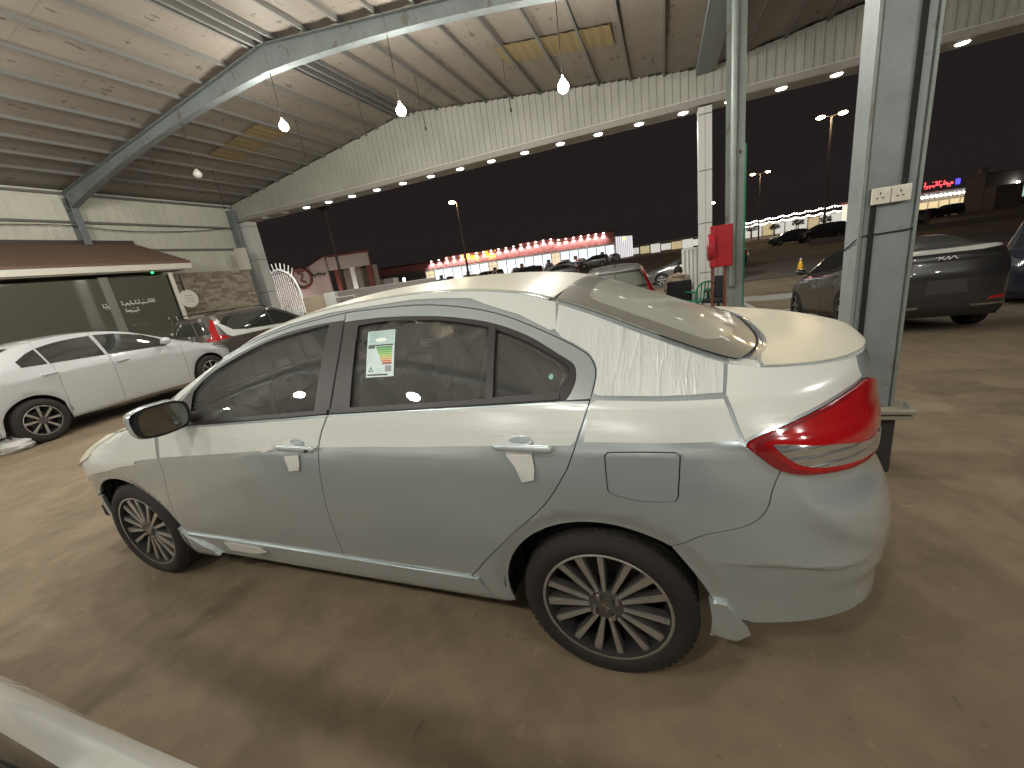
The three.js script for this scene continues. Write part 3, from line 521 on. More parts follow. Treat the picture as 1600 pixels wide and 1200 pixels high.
  const FUEL = [...smooth([[.053, .931], [.15, .935], [.236, .936]], 3), [.246, .927], [.243, .86], [.237, .797], [.226, .779], ...smooth([[.19, .774], [.13, .773], [.06, .787]], 3), [.047, .797], [.043, .81], [.043, .92]];
  const hinge = railPts(.8, .8, 1);
  both('body_side', [keyhole(inset(bodySide, .0017), inset(FUEL, -.0017))], M.paint, { rim: .014, gap: 0 });
  both('fuel_door', FUEL, M.paint, { rim: .012 });
  both('rear_bumper', [...BS, ...archR.slice(0, 1), [.29, .46], [.325, .38], [.36, .35], [.42, .332], [.69, .372], [.80, .36], [C.aRear, .33], [C.aRear, .80], [.90, .86], [.86, .875], ...LB.filter(p => p[0] > .486)], M.paint, { cell: .011 });
  both('side_skirt', [[-2.268, .3565], [-1.144, .3565], [-.482, .3565], [-.43, .235], [-.54, .235], [-1.3, .232], [-2.2, .232], [-2.29, .25]], M.paint, { rim: .03, bump: (u, v) => .009 * sst(.312, .326, v) });
  both('skirt_flap', [[-2.30, .375], [-2.262, .368], [-2.21, .33], [-2.14, .285], [-2.08, .26], [-2.05, .225], [-2.26, .165], [-2.31, .20], [-2.315, .30]], M.paint, { off: .014, rim: .03, gap: 0 });
  both('skirt_flap', [[.305, .397], [.35, .405], [.375, .365], [.40, .325], [.41, .29], [.38, .25], [.31, .245], [.312, .33]], M.paint, { off: .012, rim: .03, gap: 0 });
  both('tail_light', [...LT, ...LR, ...LB], M.red, { off: .006, rim: .03, gap: 0, bump: (u, v) => .010 * sst(.42, .56, u) });
  const insert = smooth([[.463, .949], [.519, .943], [.614, .928], [.70, .908], [.79, .90], [.83, .888], [.80, .868], [.755, .862], [.695, .867], [.635, .872], [.573, .879], [.525, .895], [.494, .918], [.463, .949]], 3);
  both('reversing_lens', insert, M.chromeLens, { off: .0185, rim: .008, gap: 0 });
  both('lamp_border', [...LT.filter(p => p[0] < .72), [.66, 1.008], [.592, .996], [.506, .976], [.445, .953], [.475, .92], [.512, .888], [.565, .872], [.635, .864], [.70, .861], [.79, .862], ...LB], M.redDark, { off: .0182, rim: .004, gap: .002 });
  both('trunk_panel', [...LR.filter(p => p[1] > .875), [.90, .862], [C.aRear, .80], ...railPts(C.aRear - .01, .79, 20)], M.paint);
  // top: bonnet, screen, roof, rear glass, boot lid
  const sheet = (name, poly, m, o = {}) => mesh(name, patch(poly, T, { cell: .04, cellV: .06, flip: true, gap: .003, rim: .014, ...o }), m, car);
  const rect = (a0, a1, w) => [[a0, -w], [a1, -w], [a1, w], [a0, w]];
  sheet('bonnet', rect(C.aFront + .004, -2.43, .965), M.paint); for (const q of [-1, 1]) sheet('bonnet_edge', [[C.aFront + .01, .88 * q], [-2.43, .88 * q], [-2.43, 1.0 * q], [C.aFront + .01, 1.0 * q]], M.film, { off: -.005, gap: 0 });
  for (const q of [-1, 1]) sheet('boot_edge', [[.40, .90 * q], [C.aRear - .3, .90 * q], [C.aRear - .3, q], [.40, q]], M.film, { off: -.004, gap: 0 });
  sheet('bonnet_film', rect(C.aFront + .05, -2.46, .96), M.filmBeige, { off: .004, rim: 0 });
  sheet('cowl', rect(-2.43, -2.3, 1), M.trim, { off: -.01 });
  sheet('windscreen', rect(-2.34, -1.46, .93), M.dustGlass, { off: -.004 });
  for (const s of [-1, 1]) sheet('pillar', [[-2.36, .935 * s], [-1.46, .935 * s], [-1.46, s], [-2.36, s]], M.filmBeige, { gap: 0 });
  sheet('roof', [[-1.46, -1], ...[-.9, -.6, -.3, 0, .3, .6, .9].map(w => [-.13 - .03 * w * w, w]).concat([[-.16, 1]]).map(p => p), [-1.46, 1]], M.paint, { gap: .001 });
  sheet('roof_film', [[-1.62, -.985], ...[-.95, -.6, -.3, 0, .3, .6, .95].map(w => [-.118 - .03 * w * w, w]), [-1.62, .985]], M.filmBeige, { off: .0035, rim: .004 });
  const glassEdge = w => .535 - .13 * Math.pow(Math.abs(w), 3.2);
  const ws = []; for (let i = -12; i <= 12; i++) ws.push(i / 12);
  const gl = [[-.135, -.94], ...ws.map(w => [glassEdge(w * .94), w * .94]), [-.135, .94]];
  const inn = [[-.045, -.70], [-.03, -.76], [.0, -.785], [.28, -.80], ...ws.slice(2, -2).map(w => [glassEdge(w) - .07 - .05 * Math.pow(Math.abs(w) / .83, 6), w * .80 / .83]), [.28, .80], [.0, .785], [-.03, .76], [-.045, .70], [-.06, 0]];
  sheet('rear_shelf_panel', [[-.16, -1], ...ws.map(w => [.60, w]), [-.16, 1], [-.13, 0]], M.paint, { off: -.006 });
  sheet('rear_window', gl, M.dustGlass, { off: .002, rim: .006, soft: .035 });
  sheet('window_border', keyhole(gl, inn), M.frit, { off: .0035, rim: 0, gap: 0, soft: .035 });
  sheet('window_seal', [[.2, -.975], ...ws.map(w => [glassEdge(w) + .012, w * .965]), [.2, .975], [.2, .955], ...ws.map(w => [glassEdge(w * .95) - .002, w * .945]).reverse(), [.2, -.955]], M.gap, { off: .0025, rim: 0, gap: 0 });
  const lid = [...ws.map(w => [Math.max(.475, glassEdge(w) + .022), w * .997]), ...[.93, .8, .5, .2].map(w => [C.aRear - .02, w]), ...[-.2, -.5, -.8, -.93].map(w => [C.aRear - .02, w])];
  sheet('boot_lid', lid, M.paint, { rim: .006, off: .002 });
  sheet('boot_film', lid.map(p => [p[0] + (p[0] < .6 ? .012 : -.05), p[1] * .998]), M.filmBeige, { off: .0055, rim: .004, cell: .03 });
  // protective film on the sides
  const cr = [[-2.112, .824], [-1.75, .853], [-1.342, .887], [-1.2, .896], [-1.075, .904]];
  both('film', [[-2.112, .95], ...cr.map((p, i) => p), ...GB.filter(p => p[1] > .915 && p[1] < 1.03).reverse(), [-1.02, 1.028], [-1.6, .992], [-1.985, .97]], M.film, { off: .0024, rim: .002, gap: .004, parent: dF, parent2: dF2 });
  both('film', [[-1.062, .908], [-.8, .918], [-.582, .924], [-.3, .936], [-.053, .943], ...GR.filter((p, i) => i > 40 && p[1] > .95 && p[1] < 1.065).reverse(), [-.08, 1.066], [-.3, 1.058], [-1.008, 1.03], ...GB.filter(p => p[1] > .92 && p[1] < 1.03)], M.film, { off: .0024, rim: .002, gap: .004, parent: dR, parent2: dR2 });
  both('film', [...smooth([[-2.13, .82], [-2.327, .796], [-2.34, .776], [-2.50, .755], [-2.64, .722], [-2.78, .70], [-2.9, .66], [-3.0, .60]], 3), [-3.0, .68], [-2.95, .745], [-2.83, .785], [-2.79, .84], ...railPts(-2.76, -2.33, 12), [-2.14, .99]], M.film, { off: .0024, rim: .002, gap: .004 });
  both('rail_film', [...railPts(-2.14, -.13, 60), [-.118, 1.262], [-.14, 1.258], [-.26, 1.318], [-.36, 1.352], [-.45, 1.388], [-.56, 1.40], [-.7, 1.408], [-.867, 1.404], [-1.1, 1.398], [-1.36, 1.367], [-1.555, 1.328], [-1.775, 1.252], [-2.09, 1.05]], M.film, { off: .0024, rim: .002, gap: .003 });
  const crease = (u, v) => .0007 * Math.pow(1 - Math.abs(2 * fA(u * 1.3 + .25 * v, v * .3) - 1), 12) * sst(1.06, 1.12, v) * (1 - sst(1.24, 1.3, v));
  both('pillar_film', [[.026, 1.075], [.2, 1.067], [.368, 1.063], ...[.385, .33, .24, .11, 0, -.1, -.124].map(x => [x, C.railY(x) - .003]), [-.128, 1.258], ...GR.filter((p, i) => i > 28 && p[1] < 1.236 && p[1] > 1.08)], M.filmCrease, { off: .0035, rim: .003, gap: .004, cell: .012, bump: crease });
  both('film', [[-.02, .955], [.2, .957], [.40, .962], [.366, 1.06], [.2, 1.064], [.022, 1.071], [0, 1.06]], M.film, { off: .0024, rim: .002, gap: .003 });
  both('film', [[.403, .965], ...LT.map(p => [p[0] - .002, p[1] + .006]), ...railPts(.79, .45, 14), [.39, 1.118], [.37, 1.065]], M.film, { off: .003, rim: .002, gap: .003 });
  // tape pieces
  const crum = (u, v) => .004 * fB(u * 3, v * 3);
  for (const p of [[[-.312, .962], [-.25, .976], [-.19, .972], [-.176, .953], [-.2, .944], [-.305, .945]], [[-.262, .91], [-.178, .917], [-.176, .87], [-.184, .829], [-.226, .817], [-.24, .87]], [[-.27, .935], [-.17, .93], [-.18, .912], [-.262, .908]]]) both('tape', p, M.tape, { off: .006, rim: .003, gap: 0, cell: .01, bump: crum, parent: dR, one: true });
  for (const p of [[[-1.249, .872], [-1.166, .88], [-1.178, .84], [-1.194, .809], [-1.25, .803]], [[-1.252, .926], [-1.21, .942], [-1.168, .936], [-1.16, .916], [-1.245, .911]], [[-1.43, .893], [-1.32, .915], [-1.30, .90], [-1.36, .884]]]) both('tape', p, M.tape, { off: .006, rim: .003, gap: 0, cell: .01, bump: crum, parent: dF, one: true });
  both('tape', [[-1.93, .338], [-1.85, .345], [-1.67, .338], [-1.64, .315], [-1.72, .292], [-1.92, .288]], M.tape, { off: .012, rim: .003, gap: 0, cell: .012, bump: crum, one: true });
  // door handles, mirror
  for (const [p, q, x0, y0] of [[dR, dR2, -.205, .946], [dF, dF2, -1.165, .914]]) for (const s of [1, -1]) {
    const z = C.wide(x0, y0) * s, par = s > 0 ? p : q, g = new THREE.CapsuleGeometry(.0135, .172, 6, 16).rotateZ(Math.PI / 2 - .03).scale(1, 1, .7), k = g.attributes.position;
    for (let i = 0; i < k.count; i++) k.setZ(i, k.getZ(i) - .9 * Math.pow(k.getX(i), 2)); g.computeVertexNormals();
    mesh('door_handle', g.translate(x0, y0, z + .032 * s), M.paint, par);
    mesh('handle_cup', new THREE.SphereGeometry(.046, 16, 10).scale(1, .75, .12).translate(x0 - .01, y0 - .002, z + .001 * s), M.paint, par);
    if (x0 < -1 && s > 0) mesh('lock', cy(.0065, .0065, .004, 0, 0, 0, 12).rotateX(Math.PI / 2).translate(x0 + .075, y0 - .001, z + .041), M.gap, par);
  }
  for (const s of [1, -1]) {
    const w = new THREE.Group(); w.name = 'wing_mirror'; w.position.set(-1.815, 1.062, .945 * s); w.rotation.y = s * -.22; w.rotation.x = .0; car.add(w);
    const outline = [[-.085, -.052], [-.03, -.066], [.04, -.066], [.09, -.048], [.104, -.005], [.098, .045], [.06, .064], [0, .068], [-.06, .062], [-.088, .03]].map(p => [p[0] * s, p[1]]);
    const sp = new THREE.CatmullRomCurve3(outline.map(p => V(0, p[1], p[0])), true).getPoints(48), ring = k => sp.map(p => [p.y * k, p.z * k]);
    const pos = [], N = sp.length, L = [[0, 1], [-.02, 1.07], [-.05, 1.06], [-.085, .9], [-.11, .62], [-.122, .2], [-.123, 0]], idx = [];
    for (const [d, k] of L) for (const [y, z] of ring(k)) pos.push(d, y, z);
    for (let i = 0; i < L.length - 1; i++) for (let j = 0; j < N - 1; j++) { const a = i * N + j; idx.push(a, a + 1, a + N, a + 1, a + N + 1, a + N); }
    const g = new THREE.BufferGeometry(); g.setAttribute('position', new THREE.Float32BufferAttribute(pos, 3)); g.setAttribute('uv', new THREE.Float32BufferAttribute(new Float32Array(pos.length / 3 * 2), 2)); g.setIndex(idx); g.computeVertexNormals();
    mesh('shell', g, M.paint, w);
    const fl = k => extr(ring(k).map(p => [p[1], p[0]]), .008).rotateY(Math.PI / 2);
    mesh('bezel', fl(.99).translate(-.008, 0, 0).scale(1, 1, -1 * -1), M.black, w); mesh('mirror_glass', fl(.86).scale(.4, 1, 1).translate(.001, 0, 0), M.mirror, w);
    mesh('arm', rod([-.02, -.03, -.07 * s], [-.10, -.05, -.16 * s], .022, 10), M.trim, w);
  }
  // energy label on the rear door glass
  {
    const art = canvasTex(256, 512, g => {
      g.fillStyle = '#cfe0dc'; g.fillRect(0, 0, 256, 512); g.fillStyle = '#b9d2cf'; g.fillRect(10, 12, 236, 150);
      g.fillStyle = '#7fa5a8'; for (let i = 0; i < 9; i++) g.fillRect(24, 22 + i * 13, 60 + (i * 53) % 140, 4);
      g.fillStyle = '#f4f8f4'; g.beginPath(); g.ellipse(128, 105, 52, 24, 0, 0, 7); g.fill();
      g.fillStyle = '#3c4a48'; g.fillRect(12, 158, 232, 16); g.fillRect(12, 176, 62, 22);
      const cs = ['#3f8a3c', '#56a03f', '#6fb545', '#93bd4a', '#bdc04a', '#d9a441', '#cf7a3c', '#a3372f'];
      cs.forEach((c, i) => { g.fillStyle = c; const x = 84 + i * 9; g.beginPath(); g.moveTo(x, 182 + i * 25); g.lineTo(236, 182 + i * 25); g.lineTo(236, 202 + i * 25); g.lineTo(x + 6, 202 + i * 25); g.fill(); });
      g.fillStyle = '#8fb0b2'; for (let i = 0; i < 7; i++) g.fillRect(14, 215 + i * 20, 48 - (i % 3) * 9, 3); for (let i = 0; i < 5; i++) g.fillRect(90, 420 + i * 13, 70 - (i % 2) * 14, 3);
      g.strokeStyle = '#2f5a66'; g.lineWidth = 8; g.beginPath(); g.moveTo(26, 452); g.lineTo(44, 405); g.lineTo(62, 452); g.closePath(); g.stroke();
      g.fillStyle = '#8a8d92'; g.fillRect(176, 392, 58, 66); g.fillStyle = '#2c3634'; g.fillRect(12, 480, 190, 18);
    });
    const sg = patch([[-.889, 1.318], [-.757, 1.319], [-.729, 1.160], [-.858, 1.158]], S, { cell: .03, off: -.0095 }), u = sg.attributes.uv;
    for (let i = 0; i < u.count; i++) { const y = u.getY(i), x = u.getX(i), t = (y - 1.159) / .1595, xl = -.858 - .031 * t, xr = -.729 - .028 * t; u.setXY(i, (x - xl) / (xr - xl), t); }
    mesh('energy_label', sg, new THREE.MeshPhysicalMaterial({ map: art, roughness: .35, clearcoat: .6, clearcoatRoughness: .1 }), car);
  }
  both('glass_sticker', arc(-.125, 1.137, .008, .008, 0, 345, 14), mat(.25, .5, .42, .5), { off: -.010, rim: 0, gap: 0, cell: .01, one: true });
  // dark liner behind the gaps, floor, wheel wells
  both('liner', [[-2.27, .25], ...archF.map(p => [p[0], p[1] + .004]), [-3.0, .25], [-3.0, .66], [-2.7, .8], [-2.3, .9], [-1.985, .95], [-1.011, 1.01], [-.078, 1.04], [.05, 1.05], [.4, 1.04], [.68, .95], [.68, .35], [.36, .28], ...arc(-.005, .32, .364, .351, -5, 190, 30), [-.4, .25]], M.gap, { off: -.03, rim: 0, gap: 0, cell: .05 });
  both('pillar_liner', [[-1.06, 1.02], [-.955, 1.04], [-.965, 1.385], [-1.06, 1.385]], M.gap, { off: -.03, rim: 0, gap: 0 });
  both('rail_liner', [[-2.12, 1.0], [-1.98, .98], [-1.9, 1.14], [-1.74, 1.232], [-1.5, 1.30], [-1.3, 1.335], [-1.02, 1.355], [-.7, 1.35], [-.4, 1.31], [-.12, 1.18], [-.04, 1.10], [.04, 1.09], [.04, 1.19], [-.1, 1.26], [-.4, 1.375], [-.7, 1.405], [-1.1, 1.405], [-1.5, 1.345], [-1.85, 1.215], [-2.12, 1.06]], M.gap, { off: -.02, rim: 0, gap: 0 });
  mesh('floor_pan', [bx(1.9, .06, 1.5, -1.33, .25, 0), bx(.35, .06, 1.2, .5, .36, 0), bx(.6, .08, 1.3, -3.2, .25, 0), bx(.04, .5, 1.4, -2.28, .6, 0), bx(.04, .5, 1.4, -.36, .5, 0)], M.black, car);
  for (const [x, s] of [[-.005, 1], [-.005, -1], [-2.64, 1], [-2.64, -1]]) {
    const well = mesh('wheel_well', [new THREE.CylinderGeometry(.374, .374, .36, 32, 1, true, -Math.PI / 2, Math.PI).rotateX(-Math.PI / 2), new THREE.CircleGeometry(.374, 32, 0, Math.PI).translate(0, 0, -.18)], M.black, car);
    well.position.set(x, .322, (x < -1 ? .58 : .64) * s); if (s < 0) well.rotation.y = Math.PI;
    makeWheel(car, [x, .304, .722 * s], .304, 'multi', { rim: .221, detail: true, steer: x < -2 ? .02 : 0 });
  }
  // inside
  const inside = (n, g, m) => mesh(n, g, m, car);
  for (const z of [.36, -.36]) {
    const seat = [new RoundedBoxGeometry(.50, .16, .50, 3, .06).translate(-1.35, .52, z), new RoundedBoxGeometry(.15, .62, .48, 4, .06).rotateZ(-.28).translate(-1.06, .84, z), new RoundedBoxGeometry(.10, .17, .27, 4, .045).rotateZ(-.2).translate(-.955, 1.215, z), cy(.008, .008, .12, -.97, 1.12, z - .06), cy(.008, .008, .12, -.97, 1.12, z + .06)];
    inside('front_seat', seat, M.wrap);
  }
  inside('rear_seat', [new RoundedBoxGeometry(.5, .18, 1.3, 3, .07).translate(-.45, .5, 0), new RoundedBoxGeometry(.16, .62, 1.3, 4, .07).rotateZ(-.35).translate(-.14, .84, 0), new RoundedBoxGeometry(.1, .15, .25, 3, .04).translate(-.02, 1.17, .38), new RoundedBoxGeometry(.1, .15, .25, 3, .04).translate(-.02, 1.17, -.38)], M.wrap);
  inside('dashboard', [new RoundedBoxGeometry(.42, .3, 1.36, 4, .1).translate(-2.02, .84, 0), new RoundedBoxGeometry(.2, .07, .4, 3, .03).translate(-1.86, .99, .36)], M.seat);
  inside('steering_wheel', [new THREE.TorusGeometry(.18, .016, 10, 36).rotateY(Math.PI / 2).rotateZ(.4).translate(-1.66, .93, .36), new RoundedBoxGeometry(.05, .12, .16, 3, .02).rotateZ(.4).translate(-1.67, .93, .36), rod([-1.67, .93, .36], [-1.95, .82, .36], .03)], M.black);
  inside('parcel_shelf', bx(.5, .02, 1.2, .2, 1.0, 0), M.seat);
  inside('headlining', patch(rect(-1.4, .15, .93), T, { cell: .1, cellV: .2, off: -.035, flip: true }), mat(.30, .29, .26, .9));
  mesh('interior_mirror', new RoundedBoxGeometry(.03, .06, .2, 2, .02).translate(-1.52, 1.30, .05), M.black, car);
}

// ============ other cars
const SUVSPEC = {
  top: [[-3.45, .86], [-3.3, .95], [-2.9, 1.04], [-2.45, 1.10], [-2.2, 1.22], [-1.7, 1.48], [-1.35, 1.625], [-1.0, 1.665], [-.4, 1.67], [.3, 1.645], [.7, 1.60], [.86, 1.565]],
  rail: [[-3.45, .84, .72], [-3.2, .93, .72], [-2.9, .98, .73], [-2.5, 1.05, .73], [-2.25, 1.14, .72], [-1.7, 1.425, .66], [-1.35, 1.56, .63], [-1.0, 1.605, .62], [-.4, 1.615, .61], [.3, 1.595, .61], [.7, 1.565, .61], [.86, 1.55, .61]],
  belt: [[-3.4, .80, .81], [-2.9, .92, .82], [-2.4, 1.0, .83], [-1.2, 1.04, .835], [0, 1.08, .83], [.6, 1.11, .82], [.86, 1.12, .81]],
  crease: [[-3.4, .7], [-2.5, .82], [-1.2, .86], [.3, .92], [.9, .93]], low: CIAZ.low, zc: .875, soft: 0, bulge: .012, wheels: [[-.005, .345, .37], [-2.64, .345, .37]],
  rear: [[.2, .84], [.35, .9], [.7, .93], [.95, .93], [1.1, .90], [1.35, .83], [1.6, .74]], front: [[.15, -3.36], [.4, -3.46], [.8, -3.46], [.95, -3.4]],
  xcr: .2, xcf: -2.75, pr: pch([[.3, 3.6], [1, 3.4], [1.5, 3]]), pf: pch([[0, 2.2], [1, 2.2]]), ar: .58, af: .5, az: .66, xf0: -3.45, xr0: .86,
};
const SEDAN = { ...CIAZ, lips: null, rear: [[.2, .84], [.35, .88], [.6, .9], [.75, .91], [.9, .90], [1.05, .90]] };
const KSPEC = { ...CIAZ, lips: null, top: [[-3.52, .74], [-3.4, .80], [-3.2, .86], [-3.0, .905], [-2.7, .955], [-2.45, 1.0], [-2.2, 1.10], [-1.85, 1.245], [-1.5, 1.37], [-1.3, 1.42], [-1.05, 1.45], [-.84, 1.46], [-.5, 1.45], [-.2, 1.42], [.1, 1.355], [.4, 1.265], [.62, 1.195], [.75, 1.175], [.86, 1.165], [.93, 1.15]],
  rail: [[-3.5, .73, .7], [-3.2, .83, .7], [-2.95, .875, .7], [-2.7, .92, .7], [-2.5, .98, .705], [-2.31, 1.03, .7], [-1.85, 1.215, .64], [-1.5, 1.335, .59], [-1.2, 1.39, .57], [-.8, 1.42, .56], [-.4, 1.405, .55], [-.1, 1.365, .56], [.11, 1.31, .575], [.3, 1.245, .61], [.45, 1.2, .66], [.6, 1.175, .70], [.86, 1.155, .72], [.93, 1.15, .72]],
  belt: [...CIAZ.belt.slice(0, 8), [.1, 1.07, .82], [.45, 1.10, .815], [.8, 1.12, .81], [.94, 1.125, .81]],
  rear: [[.2, .80], [.35, .93], [.6, .97], [.8, .985], [.95, .96], [1.05, .93], [1.15, .945]], pr: pch([[.3, 3.6], [1, 3.2]]) };
const NEAR = { ...SEDAN, belt: SEDAN.belt.map(b => [b[0], b[1], b[2] - .05]) };
const LAYOUT = {
  sedan: { spec: SEDAN, cut: [-2.18, -1.06, -.36, .42], R: .315, bump: [-3.0, .40], screen: [-2.38, -1.46], roof: [-1.46, -.14], back: [-.14, .50],
    wins: [[[-1.985, .985], [-2.022, 1.067], [-1.952, 1.13], [-1.763, 1.235], [-1.54, 1.298], [-1.351, 1.338], [-1.09, 1.362], [-1.075, 1.035]], [[-1.03, 1.036], [-1.035, 1.362], [-.807, 1.36], [-.62, 1.347], [-.495, 1.331], [-.356, 1.303], [-.355, 1.066]], [[-.33, 1.066], [-.332, 1.296], [-.22, 1.254], [-.112, 1.195], [-.059, 1.164], [-.06, 1.08]]],
    head: [[-2.80, .80], [-2.95, .83], [-3.2, .78], [-3.4, .70], [-3.35, .62], [-3.05, .71]], tail: [[.45, .96], [.62, 1.02], [.80, 1.03], [.9, .95], [.85, .86], [.6, .86]] },
  fast: { spec: KSPEC, cut: [-2.18, -1.06, -.36, .42], R: .335, bump: [-3.0, .40], screen: [-2.38, -1.46], roof: [-1.46, -.3], back: [-.3, .56],
    wins: [[[-1.985, .985], [-2.022, 1.067], [-1.952, 1.125], [-1.763, 1.22], [-1.54, 1.28], [-1.351, 1.32], [-1.09, 1.345], [-1.075, 1.035]], [[-1.03, 1.036], [-1.035, 1.35], [-.7, 1.35], [-.4, 1.335], [-.2, 1.31], [-.1, 1.28], [.06, 1.20], [.10, 1.14], [-.05, 1.085]]],
    head: [[-2.80, .84], [-2.95, .86], [-3.2, .81], [-3.4, .74], [-3.35, .66], [-3.05, .75]], tail: null },
  suv: { spec: SUVSPEC, cut: [-2.18, -1.06, -.30, .30], R: .335, bump: [-3.0, .42], screen: [-2.36, -1.40], roof: [-1.40, 2.0], back: null,
    wins: [[[-2.0, 1.04], [-2.02, 1.13], [-1.7, 1.32], [-1.4, 1.47], [-1.09, 1.53], [-1.075, 1.08]], [[-1.03, 1.08], [-1.035, 1.535], [-.32, 1.54], [-.30, 1.12]], [[-.25, 1.125], [-.27, 1.54], [.25, 1.51], [.48, 1.38], [.20, 1.17]]],
    glass: [[.74, 1.14], [.80, 1.47], [1.44, 1.47], [1.44, 1.14]], head: [[-2.80, .90], [-3.0, .98], [-3.3, .92], [-3.3, .82], [-3.05, .85]], tail: [[.50, 1.06], [.62, 1.08], [.60, 1.46], [.66, 1.50], [.74, 1.30], [.76, 1.05], [.86, .98], [.70, .94], [.40, .98]] },
};
LAYOUT.near = { ...LAYOUT.sedan, spec: NEAR };
const shells = {};
function shellParts(kind, cell) {                     // [name, geometry, slot]: built once and shared by all cars of the kind
  const key = kind + cell; if (shells[key]) return shells[key];
  const L = LAYOUT[kind], C = carSurface(L.spec), S = C.side, T = C.top, out = [], far = cell > .15, w0 = L.spec.wheels;
  const arch = x => { let y = .22; for (const [cx, c, r] of w0) { const d = Math.abs(x - cx) / r; if (d < 1) y = Math.max(y, c + r * Math.sqrt(1 - d * d)); } return y; };
  const side = (x0, x1, k = .04) => { const o = [], n = Math.max(4, Math.ceil((x1 - x0) / k)); for (let i = 0; i <= n; i++) { const x = x0 + (x1 - x0) * i / n; o.push([x, arch(x)]); } for (let i = n; i >= 0; i--) { const x = x0 + (x1 - x0) * i / n; o.push([x, C.railY(x) - .001]); } return o; };
  const two = (name, poly, slot, o = {}) => { const g = patch(poly, S, { cell, rim: far ? 0 : .02, gap: far ? 0 : .003, ...o }); out.push([name, g, slot], [name, mirrorZ(g), slot]); };
  const cuts = [C.aFront - .006, L.bump[0], ...L.cut.slice(0, 3), L.bump[1], C.aRear + .006], names = ['front_bumper', 'front_fender', 'front_door', 'rear_door', 'quarter_panel', 'rear_bumper'];
  for (let i = 0; i < 6; i++) two(names[i], side(cuts[i], cuts[i + 1]), 'paint');
  for (const w of L.wins) two('side_window', w, 'glass', { off: .004, gap: 0 });
  if (L.glass) two('rear_window', L.glass, 'glass', { off: .005, gap: 0 });
  two('headlight', L.head, 'lens', { off: .006, gap: 0, cell: Math.min(cell, .08) });
  if (L.tail) two('tail_light', L.tail, 'red', { off: .012, gap: 0, cell: Math.min(cell, .05) });
  const top = (name, a0, a1, w, slot, o = {}) => out.push([name, patch([[a0, -w], [a1, -w], [a1, w], [a0, w]], T, { cell: Math.max(cell, .05), cellV: far ? .4 : .1, flip: true, rim: far ? 0 : .012, gap: .002, ...o }), slot]);
  top('bonnet', C.aFront + .01, L.screen[0], 1, 'paint'); top('windscreen', ...L.screen, .94, 'screen', { off: .002 }); top('roof', L.screen[0], Math.min(L.roof[1], C.aRear - .01), 1, 'paint', { off: -.004 });
  if (L.back) { top('rear_window', L.back[0], L.back[1], .9, 'glass'); top('boot_lid', L.back[0] - .02, C.aRear - .01, 1, 'paint', { off: -.004 }); }
  if (!far) {
    if (kind !== 'near') for (const [x, y] of [[L.cut[1] + .12 - .26, .9], [L.cut[2] + .08, .93]]) for (const s of [1, -1]) out.push(['door_handle', new THREE.CapsuleGeometry(.013, .16, 4, 10).rotateZ(Math.PI / 2 - .03).translate(x, y, (C.wide(x, y) + .022) * s), 'trim']);
    for (const s of [1, -1]) out.push(['wing_mirror', mergeGeometries([new THREE.SphereGeometry(1, 14, 10).scale(.07, .065, .10).translate(-1.9, C.yBelt(-1.9) + .09, .95 * s), bx(.05, .03, .1, -1.93, C.yBelt(-1.9) + .05, .85 * s)].map(g => g.toNonIndexed())), 'paint']);
    const under = []; for (const [cx, c] of w0) for (const s of [1, -1]) under.push(new THREE.CylinderGeometry(.37, .37, .3, 20, 1, true, -Math.PI / 2, Math.PI).rotateX(-Math.PI / 2).translate(cx, c, .68 * s), new THREE.CircleGeometry(.37, 20, 0, Math.PI).translate(cx, c, .53 * s));
    under.push(bx(4.0, .06, 1.4, -1.32, .24, 0), bx(4.05, .5, 1.0, -1.32, .5, 0));
    out.push(['underbody', mergeGeometries(under.map(g => g.toNonIndexed())), 'black']);
  } else out.push(['underbody', bx(4.0, .4, 1.4, -1.32, .42, 0), 'black']);
  return shells[key] = Object.assign(out, { C, L });
}
const headingTurn = (hx, hz) => Math.atan2(hz, -hx);
function car(kind, name, label, [x, z], turn, paint, o = {}) {
  const t = thing(name, label, 'car', [x, o.y ?? groundY(x, z), z], turn, o.group), far = !!o.far, parts = shellParts(kind, far ? .28 : o.cell || .055);
  t.rotation.order = 'YXZ'; if (o.pitch) t.rotation.z = o.pitch;
  if (o.scale) t.scale.set(...o.scale);
  const slots = { paint, glass: o.glass || M.darkGlass, screen: o.screen || M.darkGlass, red: M.red, lens: M.chromeLens, trim: paint, black: M.black };
  if (far) {
    const key = kind + 'far';
    if (!shells[key]) { const body = parts.filter(p => p[2] === 'paint').map(p => p[1].toNonIndexed()); shells[key] = [['body', mergeGeometries(body), 'paint'], ...parts.filter(p => p[2] !== 'paint' && p[2] !== 'trim')]; }
    for (const [n, g, s] of shells[key]) mesh(n, g, s === 'red' ? M.redDark : slots[s], t);
    for (const [wx, wy] of parts.L.spec.wheels) for (const s of [1, -1]) { const w = mesh('wheel', FARWHEEL, M.rubber, t); w.position.set(wx, .315, .76 * s); const h = mesh('rim', FARRIM, M.alloyDark, w); }
    return t;
  }
  for (const [n, g, s] of parts) mesh(n, g, (o.override && o.override[n]) || slots[s], t);
  for (const [wx] of parts.L.spec.wheels) for (const s of [1, -1]) makeWheel(t, [wx, parts.L.R, .755 * s], parts.L.R, o.wheel || 'five', { rim: o.rim });
  t.userData.car = undefined; delete t.userData.car;
  return Object.assign(t, { shape: parts.C });
}
const FARWHEEL = new THREE.CylinderGeometry(.315, .315, .2, 18).rotateX(Math.PI / 2), FARRIM = new THREE.CylinderGeometry(.2, .2, .21, 14).rotateX(Math.PI / 2);
